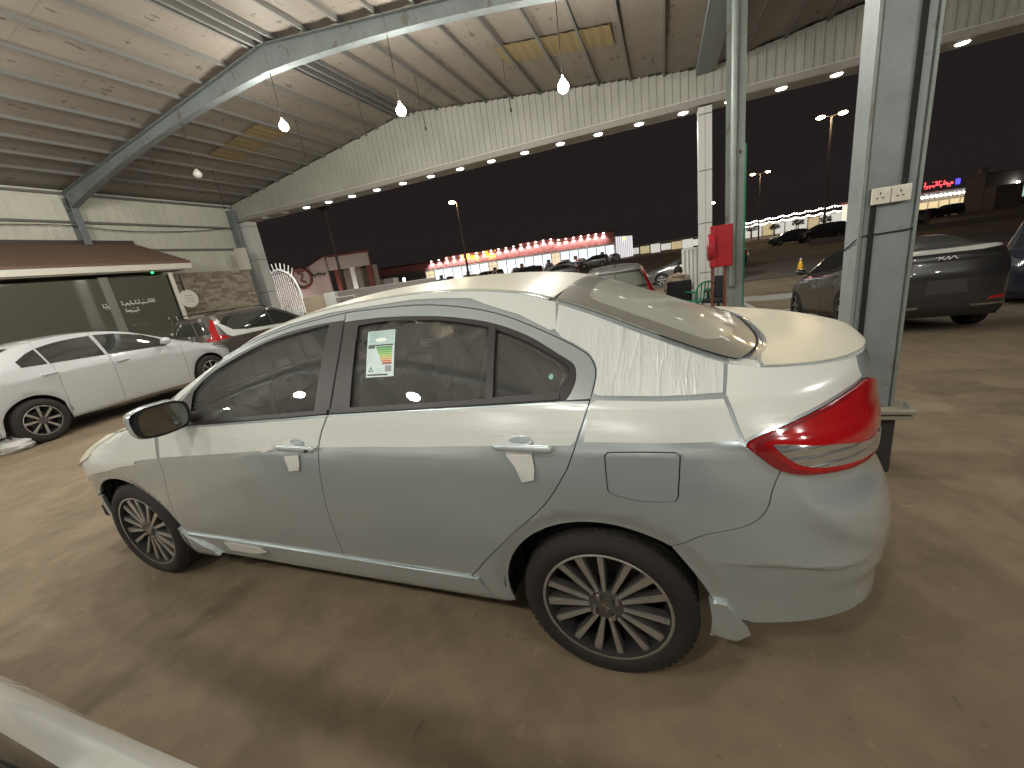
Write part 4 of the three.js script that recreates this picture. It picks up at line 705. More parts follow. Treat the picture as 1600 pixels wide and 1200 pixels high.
const P = {
  white: phys(.52, .535, .54, .28, { clearcoat: 1, clearcoatRoughness: .04 }),
  pearl: phys(.80, .79, .74, .3, { clearcoat: 1, clearcoatRoughness: .04 }),
  dark: phys(.022, .021, .022, .3, { clearcoat: 1, clearcoatRoughness: .03 }),
  brown: phys(.10, .085, .075, .35, { metalness: .3, clearcoat: 1, clearcoatRoughness: .05 }),
  grey: phys(.17, .165, .155, .35, { metalness: .4, clearcoat: 1, clearcoatRoughness: .05 }),
  silver: phys(.42, .41, .39, .35, { metalness: .4, clearcoat: 1, clearcoatRoughness: .05 }),
  wrapped: phys(.25, .24, .215, .3, { bumpMap: scaled(wrinkle, 2, 2), bumpScale: .02, clearcoat: .7, clearcoatRoughness: .2 }),
  navy: phys(.02, .025, .04, .3, { clearcoat: 1, clearcoatRoughness: .03 }),
};
// white saloon on the left, nose to the front of the shed
const wSedan = car('sedan', 'white_saloon', 'white saloon on the left with two-tone wheels, nose towards the gate', [-9.2, -2.66], headingTurn(-.1, -.995), P.white, { wheel: 'eight' });
// the white saloon beside the photographer: only its shoulder shows in the corner
car('near', 'white_saloon', 'white car shoulder and dark side glass in the bottom left corner', [-.1, .672], 0, P.pearl, { wheel: 'five', scale: [1, .96, 1] });
// people carrier by the office
{
  const c = car('suv', 'people_carrier', 'brown and silver people carrier with tall red tail lights by the office', [-11.44, -7.61], headingTurn(-.05, -.999), P.brown, { wheel: 'five', scale: [1, .97, 1], override: {} });
  const C = c.shape;
  for (const s of [1, -1]) { const g = patch([[-2.2, 1.0], [.30, .99], [.42, 1.06], [.56, 1.40], [.5, 1.50], [.2, 1.16], [-.2, 1.10], [-2.0, 1.04]], C.side, { cell: .06, off: .002 }), w = mesh('film', s > 0 ? g : mirrorZ(g), M.film, c); }
  for (const s of [1, -1]) for (const w of LAYOUT.suv.wins) { const g = patch(w, C.side, { cell: .06, off: .006 }); mesh('side_window', s > 0 ? g : mirrorZ(g), M.darkGlass, c); }
  for (const s of [1, -1]) mesh('roof_bar', tube([[-1.2, 1.63, .58 * s], [-1.1, 1.67, .57 * s], [.4, 1.67, .56 * s], [.6, 1.62, .56 * s]], .014), M.trim, c);
  for (const s of [1, -1]) { const g = patch([[.9, .62], [C.aRear, .62], [C.aRear, .72], [.95, .72]], C.side, { cell: .06, off: .01 }); mesh('plate_recess', s > 0 ? g : mirrorZ(g), M.trim, c); }
}
// dark saloon behind it, windscreen still under beige film
car('sedan', 'dark_saloon', 'dark saloon with beige film over its windscreen behind the silver roof', [-5.9, -8.1], headingTurn(-.93, .37), P.dark, { screen: M.filmBeige, wheel: 'five', override: { bonnet: P.grey } });
// dark fastback on the right
{
  const c = car('fast', 'dark_fastback', 'black fastback saloon with white film along its boot edge, right of the thick column', [3.60, -8.25], -Math.PI / 2, P.dark, { wheel: 'five', rim: .235, cell: .045, override: { rear_window: phys(.17, .17, .145, .2, { clearcoat: 1, clearcoatRoughness: .08 }), roof: P.grey }, pitch: .1 });
  const C = c.shape, both = (n, poly, m, o = {}) => { const g = patch(poly, C.side, { cell: .03, rim: .006, ...o }); mesh(n, g, m, c); mesh(n, mirrorZ(g), m, c); };
  both('boot_edge_film', [[.60, 1.145], [.75, 1.125], [1.0, 1.10], [C.aRear, 1.10], [C.aRear, 1.152], [1.0, 1.152], [.75, 1.16]], M.tape, { off: .008 });
  mesh('edge_film', patch([[.72, -1], [.90, -1], [C.aRear - .02, -.6], [C.aRear - .02, .6], [.9, 1], [.72, 1], [.86, .5], [.93, 0], [.86, -.5]], C.top, { cell: .04, cellV: .08, off: .006, flip: true }), M.tape, c);
  both('light_bar', [[.55, 1.02], [.9, 1.0], [C.aRear, .985], [C.aRear, 1.01], [.9, 1.03], [.56, 1.055]], M.darkGlass, { off: .006 });
  both('plate_recess', [[1.14, .55], [C.aRear, .55], [C.aRear, .73], [1.17, .73]], mat(.045, .043, .04, .5), { off: .004 });
  both('chrome_strip', [[.62, .36], [1.08, .355], [1.10, .385], [.62, .392]], M.chrome, { off: .012 });
  both('reflector', [[.68, .44], [.92, .43], [.88, .475], [.70, .485]], M.red, { off: .008 });
  both('diffuser', [[.55, .25], [C.aRear, .25], [C.aRear, .34], [.55, .345]], M.trim, { off: .010 });
  both('sill_trim', [[-2.28, .24], [-.4, .24], [-.4, .30], [-2.28, .30]], M.trim, { off: .008 });
  both('window_strip', [[-1.99, .975], [-.05, 1.07], [.11, 1.13], [.11, 1.14], [-.05, 1.082], [-1.99, .985]], M.chrome, { off: .010 });
  const bar = (x0, y0, x1, y1) => { const L = Math.hypot(x1 - x0, y1 - y0); return bx(L, .011, .006).rotateZ(Math.atan2(y1 - y0, x1 - x0)).translate((x0 + x1) / 2, (y0 + y1) / 2, 0); };
  const kia = [bar(-.115, -.027, -.105, .027), bar(-.112, -.004, -.05, .027), bar(-.085, .008, -.045, -.027), bar(-.045, -.027, .005, .027), bar(.005, .027, .012, -.027), bar(.012, -.027, .07, .027), bar(.07, .027, .115, -.027)];
  mesh('badge', mergeGeometries(kia).rotateY(Math.PI / 2).scale(1, .85, .85).translate(.962, 1.028, 0), M.white, c);
  mesh('seat_cover', new THREE.SphereGeometry(.2, 14, 10).scale(.5, 1, .7).translate(-1.0, 1.1, .55), M.wrap, c);
}
// second dark car, only its near corner in frame
car('suv', 'dark_crossover', 'dark blue crossover cut off by the right edge of the frame', [8.6, -13.6], headingTurn(-.5, .86), P.navy, { wheel: 'five' });
// film-wrapped hatchback seen from behind above the roof line
{
  const c = car('suv', 'wrapped_hatchback', 'grey hatchback wrapped in crinkled film, its back window above the silver roof', [-1.15, -10.6], headingTurn(-.12, -.99), P.wrapped, { scale: [.95, .9, 1], wheel: 'five', glass: phys(.16, .175, .145, .15, { clearcoat: .6, clearcoatRoughness: .05 }), cell: .06 });
  const C = c.shape;
  mesh('aerial', [new THREE.ConeGeometry(.02, .09, 8).translate(.45, 1.68, 0), bx(.10, .03, .05, .44, 1.64, 0, .01)], M.black, c);
  mesh('roof_film', patch([[-1.4, -.97], [.9, -.97], [.9, .97], [-1.4, .97]], C.top, { cell: .08, cellV: .1, off: .004, flip: true }), P.wrapped, c);
  for (const s of [1, -1]) { const g = patch(keyhole([[.66, 1.09], [.73, 1.52], [C.aRear, 1.52], [C.aRear, 1.09]], [[.74, 1.14], [.80, 1.47], [C.aRear - .01, 1.47], [C.aRear - .01, 1.14]]), C.side, { cell: .05, off: .007 }); mesh('window_border', s > 0 ? g : mirrorZ(g), M.trim, c); }
}

// ============ the office on the left
// joined-up strokes with teeth, tails and dots: stands for lettering too small to read
function script(w, h, n, s, depth = .01) {
  let q = s; const r = () => { q = (q * 16807) % 2147483647; return q / 2147483647; }, gs = [], u = w / n; let x = -w / 2;
  for (let i = 0; i < n; i++) {
    const k = r(), g = h * .11; gs.push(bx(u * 1.02, g, depth, x + u / 2, 0, 0));
    if (k < .3) gs.push(bx(g, h * .75, depth, x + u * .5, h * .36, .0004)); else if (k < .55) gs.push(bx(g, h * .38, depth, x + u * .3, h * .18, .0004), bx(g, h * .32, depth, x + u * .8, h * .15, .0004));
    else if (k < .75) gs.push(new THREE.TorusGeometry(u * .42, g * .5, 4, 10, Math.PI).rotateZ(Math.PI).scale(1, 1.1, 1).translate(x + u / 2, -.001, .0004)); else gs.push(bx(g, h * .5, depth, x + u * .4, -h * .2, .0004));
    if (r() < .5) gs.push(bx(g * 1.1, g * 1.1, depth, x + u * r(), h * (r() < .5 ? .62 : -.42), 0));
    x += u; if (n > 8 && r() < .18) { x += u * .35; }
  }
  return mergeGeometries(gs.map(g => g.toNonIndexed())).scale(.94, 1, 1);
}
{
  const k = thing('office_kiosk', 'low office with dark glass front and brown pitched roof on the left', 'office', [-14.1, 0, -2]);
  const gl = phys(.105, .105, .078, .05, { ior: 1.9, clearcoat: 1, clearcoatRoughness: .02 });
  for (const [z0, z1] of [[6, 3.2], [3.15, .1], [.05, -2.4], [-2.45, -4.75], [-4.95, -6.4]]) mesh('glass_panel', bx(.02, 2.55, z0 - z1, 0, 1.42, (z0 + z1) / 2), gl, k);
  for (const z of [3.17, .07, -2.43, -4.85, -6.45]) mesh('mullion', bx(.05, 2.6, z === -4.85 ? .2 : .06, .015, 1.42, z), z === -4.85 ? mat(.20, .20, .165, .4) : M.trim, k);
  mesh('corner_post', bx(.12, 2.75, .10, .03, 1.38, -6.50, .006), M.cream, k);
  mesh('plinth', uvBox(bx(.14, .18, 12.6, -.02, .06, -.25)), mat(.30, .27, .23, .8), k);
  mesh('end_wall', uvBox(bx(2.1, 2.8, .12, -1.1, 1.4, -6.44)), mat(.4, .37, .31, .7), k);
  mesh('eave', bx(.16, .17, 13.2, .12, 2.92, -.52, .01), M.cream, k);
  mesh('soffit', bx(.9, .04, 13, -.3, 2.82, -.4), mat(.28, .25, .2, .7), k);
  const roof = extr([[.22, 3.0], [.22, 3.06], [-2.2, 3.92], [-2.2, 3.86]], 13.2).translate(0, 0, -7.1);
  mesh('roof', uvBox(roof), M.wood, k);
  for (let i = 0; i < 13; i++) { const t = i / 13; mesh('roof_batten', bx(.03, .018, 13.2, .21 - 2.4 * t, 3.067 + .855 * t, -.5), M.wood, k); }
  mesh('flashing', bx(.06, .12, 13.2, -2.16, 3.95, -.5), mat(.08, .06, .05, .6), k);
  const letter = mat(.8, .8, .76, .5);
  const put = (n, w, h, y, z, s) => { const m = mesh('lettering', script(w, h, n, s, .004), letter, k); m.rotation.y = Math.PI / 2; m.position.set(.016, y, z); };
  put(16, .8, .13, 1.97, -5.42, 77); put(7, .36, .12, 1.77, -5.24, 31); put(4, .16, .13, 1.95, -4.69, 5);
  mesh('exit_lamp', new THREE.SphereGeometry(.035, 10, 8).translate(.03, 2.78, -6.06), glow(.05, 1, .25, 2.5), k);
  for (const [y, z, w, h] of [[2.32, -6.05, .1, .16], [2.15, -6.02, .16, .1]]) mesh('sticker', bx(.004, h, w, .014, y, z), mat(.07, .065, .05, .8), k);
  for (const z of [-6.22, -6.02]) mesh('door_handle', tube([[.02, 1.0, z], [.08, 1.02, z], [.08, 1.45, z], [.02, 1.47, z]], .014, 16), M.chrome, k);
  mesh('counter', bx(.5, .5, .5, -.6, 1.2, -5.5, .03), mat(.16, .05, .035, .6), k);
  const s = thing('stone_wall', 'wall clad in rough pale stone strips beyond the office', 'wall', [-15.1, 0, -10.2]);
  mesh('core', uvBox(bx(.3, 2.86, 3.5, -.2, 1.38, -.02)), M.stone, s);
  const st = [], shades = [0, 1, 2].map(i => { const m = M.stone.clone(); m.color = new THREE.Color().setRGB(1 - i * .18, 1 - i * .2, 1 - i * .22); return m; }), buckets = [[], [], []];
  for (let y = 0; y < 2.8; y += .085) for (let z = -1.75 - rr(0, .2); z < 1.65;) { const L = rr(.18, .42), z0 = Math.max(-1.75, z), z1 = Math.min(1.7, z + L - .008); if (z1 > z0 + .03) buckets[Math.floor(rnd() * 3)].push(bx(rr(.04, .09), .078, z1 - z0, -.02, y + .04, (z0 + z1) / 2)); z += L; }
  buckets.forEach((b, i) => { const m = mesh('stone_cladding', uvBox(mergeGeometries(b)), shades[i], s); m.userData.kind = 'stuff'; });
  mesh('pier', bx(.34, .8, .26, -.1, 3.2, -1.72, .01), M.cream, s);
  const r = thing('round_sign', 'round white sign hanging by the office corner post', 'sign', [-14.0, 1.93, -8.76]);
  const art = canvasTex(256, 256, g => { g.fillStyle = '#d9d4c8'; g.fillRect(0, 0, 256, 256); g.strokeStyle = '#6a4a3c'; g.fillStyle = '#5a4438'; g.lineWidth = 4; for (const [y, n, w] of [[82, 6, 110], [126, 7, 140], [166, 5, 120]]) { let x = 128 - w / 2; for (let i = 0; i < n * 2; i++) { const d = w / n / 2; g.beginPath(); g.moveTo(x, y); g.quadraticCurveTo(x + d / 2, y - 18 + (i * 37) % 26, x + d, y); g.stroke(); if (i % 3 === 0) g.fillRect(x, y + 8, 4, 4); x += d; } } });
  mesh('disc', new THREE.CylinderGeometry(.27, .27, .03, 40).rotateZ(Math.PI / 2), M.white, r);
  mesh('print', new THREE.CircleGeometry(.255, 40).rotateY(Math.PI / 2).translate(.017, 0, 0), new THREE.MeshStandardMaterial({ map: art, roughness: .5 }), r);
  mesh('hanger', bx(.03, .5, .03, 0, .5, .05), M.trim, r);
  const low = thing('steel_box', 'low pale metal box by the glass door of the office', 'box', [-13.4, groundY(-13.4, -8.1), -8.1], .1);
  mesh('body', bx(.5, 1.15, .75, 0, .58, 0, .02), mat(.46, .48, .46, .4), low); mesh('lid', bx(.54, .05, .8, 0, 1.18, 0, .015), M.white, low);
}
// crumpled plastic by the white saloon's wheel
{
  const g = new THREE.SphereGeometry(1, 60, 30), p = g.attributes.position;
  for (let i = 0; i < p.count; i++) { const a = Math.atan2(p.getZ(i), p.getX(i)) / 6.2832 + .5, y = p.getY(i), k = .55 + .75 * fA(a, y * .25) + .3 * fB(a * 2, y * .5); p.setXYZ(i, p.getX(i) * k * .27, Math.max(-.02, (y * .5 + .32) * .2 * k), p.getZ(i) * k * .2); }
  g.computeVertexNormals(); const b = mesh('plastic_bag', g, phys(.74, .73, .70, .35, { transmission: .25, thickness: 0 })); b.position.set(-8.5, .0, -2.42); tag(b, 'crumpled white plastic sheet on the floor by the rear wheel of the white saloon', 'plastic bag');
}
// sockets and cables on the thick column
for (const [x, label] of [[1.031, 'left one of two white wall sockets on the thick column'], [1.1115, 'right one of two white wall sockets on the thick column']]) {
  const s = thing('wall_socket', label, 'socket', [x, 1.527, -2.757], 0, 'sockets on the column'), y = .0385;
  mesh('back_box', bx(.074, .072, .02, 0, y, .008), M.trim, s); mesh('plate', bx(.078, .077, .010, 0, y, .022, .003), M.cream, s);
  mesh('pin_hole', bx(.005, .010, .002, -.004, y + .012, .0275), M.gap, s); for (const q of [-.014, .008]) mesh('pin_hole', bx(.009, .005, .002, q - .001, y - .010, .0275), M.gap, s);
  mesh('switch', bx(.012, .018, .006, .022, y + .018, .027, .0015), M.white, s);
}
{
  const up = mesh('power_cable', [bx(.022, 3.8, .012, 1.128, 3.51, -2.752), tube([[1.128, 1.63, -2.75], [1.126, 1.61, -2.746], [1.125, 1.595, -2.75]], .011, 8)], M.black); tag(up, 'black cable strip running up the thick column from the sockets', 'cable');
  const dn = mesh('power_cable', [bx(.022, 1.10, .012, 1.012, .975, -2.752)], M.black); tag(dn, 'black cable strip running down the thick column from the sockets', 'cable');
  const w = mesh('thin_wire', tube([[.972, 1.30, -2.99], [.966, 1.335, -2.87], [.966, 1.372, -2.765], [.985, 1.379, -2.753], [1.08, 1.383, -2.752], [1.18, 1.388, -2.753], [1.198, 1.39, -2.8], [1.198, 1.39, -2.98]], .0035, 40, 6), M.black); tag(w, 'thin dark wire tied round the thick column below the sockets', 'wire');
}
// red hose cabinet on its stand
{
  const c = thing('fire_cabinet', 'red fire hose cabinet on two rusty legs beside the slender column', 'cabinet', [.84, groundY(.84, -7.45), -7.45]), b = 1.03 / .78 - groundY(.84, -7.45) / .78; c.scale.setScalar(.78);
  mesh('box', bx(.40, .80, .24, 0, b + .40, 0, .015), M.redPaint, c);
  mesh('door', bx(.27, .78, .02, .055, b + .40, .128, .006), M.redPaint, c); mesh('side_panel', bx(.11, .78, .02, -.143, b + .40, .128, .006), M.redPaint, c);
  mesh('hose_reel', new THREE.CylinderGeometry(.26, .26, .1, 36, 1, false, 0, Math.PI * 2).rotateZ(Math.PI / 2).translate(-.19, b + .40, .02), M.redPaint, c);
  mesh('handle', bx(.014, .07, .018, .16, b + .46, .142, .004), M.chrome, c); mesh('hinge', [bx(.012, .05, .014, .192, b + .15, .13), bx(.012, .05, .014, .192, b + .66, .13)], M.chrome, c);
  for (const x of [-.16, .07]) { mesh('leg', bx(.045, b + .02, .045, x, b / 2, .02), M.rust, c); mesh('foot', bx(.14, .02, .14, x, .012, .02), M.rust, c); }
  const pole = thing('road_bollard', 'yellow bottle-shaped bollard on the verge beyond the bonnet of the dark fastback', 'bollard', [5.66, groundY(5.66, -22), -22]); pole.scale.setScalar(1.75);
  mesh('body', new THREE.LatheGeometry([[0, 0], [.055, 0], [.06, .02], [.06, .2], [.045, .26], [.02, .3], [.018, .33], [0, .33]].map(p => new THREE.Vector2(...p)), 18), mat(.75, .42, .03, .35), pole); mesh('cap', cy(.022, .022, .04, 0, .35, 0, 14), M.white, pole);
}
// seated man and chairs
function officeChair(name, label, [x, z], turn) {
  const c = thing(name, label, 'chair', [x, groundY(x, z), z], turn);
  mesh('seat', new RoundedBoxGeometry(.52, .09, .5, 3, .035).translate(0, .45, 0), M.black, c);
  const bg = new RoundedBoxGeometry(.56, .52, .06, 4, .028), p = bg.attributes.position; for (let i = 0; i < p.count; i++) p.setZ(i, p.getZ(i) + .35 * p.getX(i) * p.getX(i) * -1); bg.computeVertexNormals();
  mesh('backrest', bg.rotateX(.1).translate(0, .70, .27), M.black, c);
  mesh('stem', cy(.025, .03, .3, 0, .25, 0), M.trim, c); mesh('back_bar', tube([[0, .42, .1], [0, .42, .28], [0, .6, .30]], .02, 10), M.trim, c);
  for (let i = 0; i < 5; i++) { const a = i / 5 * 6.283; const l = mesh('leg', rod([0, .1, 0], [.28 * Math.cos(a), .06, .28 * Math.sin(a)], .018), M.trim, c); mesh('caster', new THREE.SphereGeometry(.028, 10, 8).translate(.28 * Math.cos(a), .03, .28 * Math.sin(a)), M.black, l); }
  for (const s of [1, -1]) mesh('armrest', [bx(.05, .03, .26, .29 * s, .64, .02, .012), bx(.03, .2, .03, .29 * s, .54, .05)], M.trim, c);
  return c;
}
officeChair('office_chair', 'black office chair with the seated man, seen from behind', [.32, -11.2], 0);
officeChair('office_chair', 'empty black chair half hidden behind the red cabinet legs', [1.12, -10.35], 2.4);
{
  const c = thing('plastic_chair', 'green plastic garden chair beside the seated man', 'chair', [.78, groundY(.8, -10.9), -10.9], .5);
  mesh('seat', new RoundedBoxGeometry(.46, .03, .44, 2, .012).translate(0, .43, 0), M.green, c);
  for (const [x, z] of [[-.2, -.2], [.2, -.2], [-.2, .2], [.2, .2]]) mesh('leg', rod([x * .85, .43, z * .85], [x * 1.15, 0, z * 1.2], .022), M.green, c);
  mesh('back_frame', tube([[-.23, .42, .2], [-.24, .7, .25], [-.16, .84, .28], [0, .88, .29], [.16, .84, .28], [.24, .7, .25], [.23, .42, .2]], .022, 40, 8), M.green, c);
  for (const x of [-.12, -.04, .04, .12]) mesh('slat', rod([x, .44, .2], [x * 1.05, .86, .285], .014), M.green, c);
  for (const s of [1, -1]) mesh('armrest', tube([[.24 * s, .66, .24], [.27 * s, .66, .05], [.26 * s, .63, -.18], [.23 * s, .43, -.2]], .02, 24, 8), M.green, c);
}
{
  // bones: [a, b, ra, rb]; the man sits leaning forward, looking down, hands in his lap
  const B = [], bone = (a, b, ra, rb = ra) => B.push([V(...a), V(...b), ra, rb]);
  bone([0, .56, .02], [0, .78, -.02], .15, .155); bone([0, .78, -.02], [0, .97, -.10], .155, .145); bone([-.17, .985, -.11], [.17, .985, -.11], .085, .085); bone([0, 1.0, -.12], [0, 1.10, -.19], .06, .055);
  bone([-.1, .54, 0], [.1, .54, 0], .13, .13);
  for (const s of [1, -1]) {
    bone([.10 * s, .53, -.02], [.15 * s, .55, -.44], .092, .068); bone([.15 * s, .55, -.44], [.15 * s, .12, -.40], .066, .042); bone([.15 * s, .07, -.38], [.16 * s, .045, -.58], .04, .032);
    bone([.20 * s, .98, -.11], [.29 * s, .74, -.08], .07, .052); bone([.29 * s, .74, -.08], [.13 * s, .66, -.28], .05, .034); bone([.13 * s, .66, -.28], [.075 * s, .645, -.345], .034, .034);
    for (let i = 0; i < 4; i++) { const o = (i - 1.5) * .019; bone([.085 * s + o * s, .648, -.345], [.06 * s + o * .9 * s, .632, -.40 - (i === 1 || i === 2 ? .012 : 0)], .0115, .0105); bone([.06 * s + o * .9 * s, .632, -.40], [.045 * s + o * .8 * s, .612, -.425], .0105, .009); }
    bone([.10 * s, .655, -.325], [.045 * s, .665, -.375], .013, .011);
  }
  bone([0, 1.19, -.245], [0, 1.15, -.30], .098, .082); bone([0, 1.155, -.26], [0, 1.105, -.315], .07, .055);                         // cranium, jaw
  bone([0, 1.165, -.385], [0, 1.135, -.392], .014, .018); for (const s of [1, -1]) bone([.094 * s, 1.16, -.255], [.097 * s, 1.13, -.265], .016, .012); // nose, ears
  const { MarchingCubes } = await import('three/addons/objects/MarchingCubes.js');
  const N = 104, mc = new MarchingCubes(N, new THREE.MeshBasicMaterial(), false, false, 90000), H = .72, C = V(0, .66, -.18), q = V(0, 0, 0);
  mc.isolation = 0;
  for (let k = 0; k < N; k++) for (let j = 0; j < N; j++) for (let i = 0; i < N; i++) {
    q.set((i - N / 2) / (N / 2) * H + C.x, (j - N / 2) / (N / 2) * H + C.y, (k - N / 2) / (N / 2) * H + C.z); let e = 0;
    for (const [a, b, ra, rb] of B) {
      const bxx = b.x - a.x, byy = b.y - a.y, bzz = b.z - a.z, L = bxx * bxx + byy * byy + bzz * bzz, t = Math.max(0, Math.min(1, ((q.x - a.x) * bxx + (q.y - a.y) * byy + (q.z - a.z) * bzz) / L));
      const d = Math.hypot(q.x - a.x - t * bxx, q.y - a.y - t * byy, q.z - a.z - t * bzz) - (ra + (rb - ra) * t), kk = ra < .03 ? 150 : 55; if (d < .25) e += Math.exp(-d * kk);
    }
    mc.field[i + j * N + k * N * N] = e > 0 ? Math.log(e) / 55 : -.2;
  }
  mc.update(); const n = mc.count || mc.geometry.drawRange.count, pos = mc.positionArray.slice(0, n * 3), nor = mc.normalArray.slice(0, n * 3), col = new Float32Array(n * 3);
  for (let i = 0; i < n; i++) {
    for (let k = 0; k < 3; k++) pos[3 * i + k] = pos[3 * i + k] * H + [C.x, C.y, C.z][k];
    const y = pos[3 * i + 1], z = pos[3 * i + 2], x = pos[3 * i], head = y > 1.065 && z < -.13, hand = y > .58 && y < .70 && z < -.30 && Math.abs(x) < .14, shoe = y < .085, hair = head && (y > 1.19 || (z > -.25 && y > 1.11)) ;
    const c = hair ? [.02, .015, .012] : shoe ? [.03, .022, .018] : head || hand ? [.32, .19, .125] : [.34, .265, .185]; col.set(c, 3 * i);
  }
  const g = new THREE.BufferGeometry(); g.setAttribute('position', new THREE.BufferAttribute(pos, 3)); g.setAttribute('normal', new THREE.BufferAttribute(nor, 3)); g.setAttribute('color', new THREE.BufferAttribute(col, 3)); g.setAttribute('uv', new THREE.BufferAttribute(new Float32Array(n * 2), 2));
  const t = thing('person', 'man in a light brown shirt sitting bowed on a black chair, back turned', 'person', [.32, groundY(.32, -11.2), -11.22]);
  mesh('body', g, new THREE.MeshStandardMaterial({ vertexColors: true, roughness: .85 }), t);
  for (const s of [1, -1]) mesh('eye', new THREE.SphereGeometry(.011, 10, 8).translate(.034 * s, 1.172, -.368), M.white, t);
  const hd = new THREE.TorusGeometry(.13, .05, 10, 24, Math.PI * 1.2).rotateX(Math.PI / 2 - .3).rotateY(-.3).translate(0, 1.03, -.10); mesh('collar', hd, mat(.34, .265, .185, .9), t);
}
// ribbed white screen behind the cabinet
{
  const s = thing('ribbed_screen', 'white ribbed metal screen standing under the fascia behind the chairs', 'screen', [.49, groundY(1, -13.6), -13.6]), h = 1.28 - groundY(1, -13.6);
  for (let i = 0; i < 11; i++) mesh('rib', bx(.075, h, .045, .04 + i * .11, h / 2, .01, .01), M.white, s);
  mesh('sheet', bx(1.2, h, .01, .6, h / 2, -.02), mat(.5, .5, .5, .5), s); for (const [y, q] of [[h - .01, .02], [.12, .035]]) mesh('rail', bx(1.2, .04, .05, .6, y, q), M.white, s);
}

// ============ beyond the shed
const G = (x, z) => groundY(x, z);
{ // arched gate and boards by the left column
  const g = thing('arched_gate', 'white arched steel gate with spikes beyond the left column', 'gate', [-19.3, G(-19.3, -16.9), -16.9], .2), W = .98, H0 = 2.3;
  const arch = tube([[-W, 0, 0], [-W, H0 * .6, 0], [-W * .98, H0, 0], [-W * .75, H0 + .75, 0], [-W * .35, H0 + 1.08, 0], [0, H0 + 1.18, 0], [W * .35, H0 + 1.08, 0], [W * .75, H0 + .75, 0], [W * .98, H0, 0], [W, H0 * .6, 0], [W, 0, 0]], .065, 70, 8); mesh('arch', arch, M.white, g);
  for (let i = -7; i <= 7; i++) { const x = i / 8 * W, y = H0 + 1.13 * Math.sqrt(Math.max(0, 1 - (x / W) ** 2)); mesh('bar', rod([x, .05, 0], [x, y, 0], .022, 6), M.white, g); }
  for (let i = -4; i <= 4; i++) { const a = i * .2, x = Math.sin(a * 1.15) * W * .95, y = H0 + 1.18 * Math.cos(a); mesh('spike', rod([x, y, 0], [x * 1.22, y + .36, 0], .03, 6), M.white, g); }
  for (const y of [1.1, .2]) mesh('rail', bx(2 * W, .06, .05, 0, y, 0), M.white, g);
  const f = thing('picket_fence', 'low white picket fence at the foot of the gate', 'fence', [-20.2, G(-20, -15.8), -15.8], .2);
  for (let i = 0; i < 16; i++) mesh('picket', bx(.07, 1.5, .03, i * .17, .75, 0), M.white, f); for (const y of [1.25, .4]) mesh('rail', bx(2.7, .06, .04, 1.28, y, -.03), M.white, f);
  const b = thing('notice_board', 'plain beige board leaning beside the gate', 'board', [-14.75, G(-14.7, -14.5), -14.5], .45); mesh('panel', bx(1.1, 1.5, .06, 0, 1.15, 0, .01), mat(.52, .42, .30, .7), b); for (const x of [-.45, .45]) mesh('leg', bx(.06, .5, .06, x, .2, 0), M.rust, b);
  const d = thing('white_cabinet', 'tall white cabinet standing right of the beige board', 'cabinet', [-13.95, G(-14, -14.6), -14.6], .45); mesh('body', bx(.5, 1.95, .4, 0, .98, 0, .015), M.white, d); mesh('door', bx(.44, 1.8, .02, 0, .98, .21, .006), M.white, d); mesh('handle', bx(.02, .2, .03, .17, 1.0, .23), M.trim, d);
  const e = thing('wire_rack', 'white wire display rack right of the white cabinet', 'rack', [-13.3, G(-13.3, -14.8), -14.8], .45); for (let i = 0; i < 4; i++) mesh('shelf', bx(.8, .03, .4, 0, .35 + i * .45, 0), M.white, e); for (const [x, z] of [[-.4, -.2], [.4, -.2], [-.4, .2], [.4, .2]]) mesh('post', rod([x, 0, z], [x, 1.75, z], .018, 6), M.white, e);
  const l = thing('garden_wall', 'low grey wall beyond the parked cars left of the shops', 'wall', [-17.2, G(-17, -23), -23], .5); mesh('body', uvBox(bx(6.5, 1.9, .2, 0, .95, 0)), mat(.22, .19, .17, .85), l); mesh('coping', bx(6.6, .08, .26, 0, 1.94, 0), mat(.3, .27, .24, .8), l);
}
function textOn(parent, w, h, n, s, m, [x, y, z], ry = 0) { const t = mesh('lettering', script(w, h, n, s, .05), m, parent); t.position.set(x, y, z); t.rotation.y = ry; return t; }
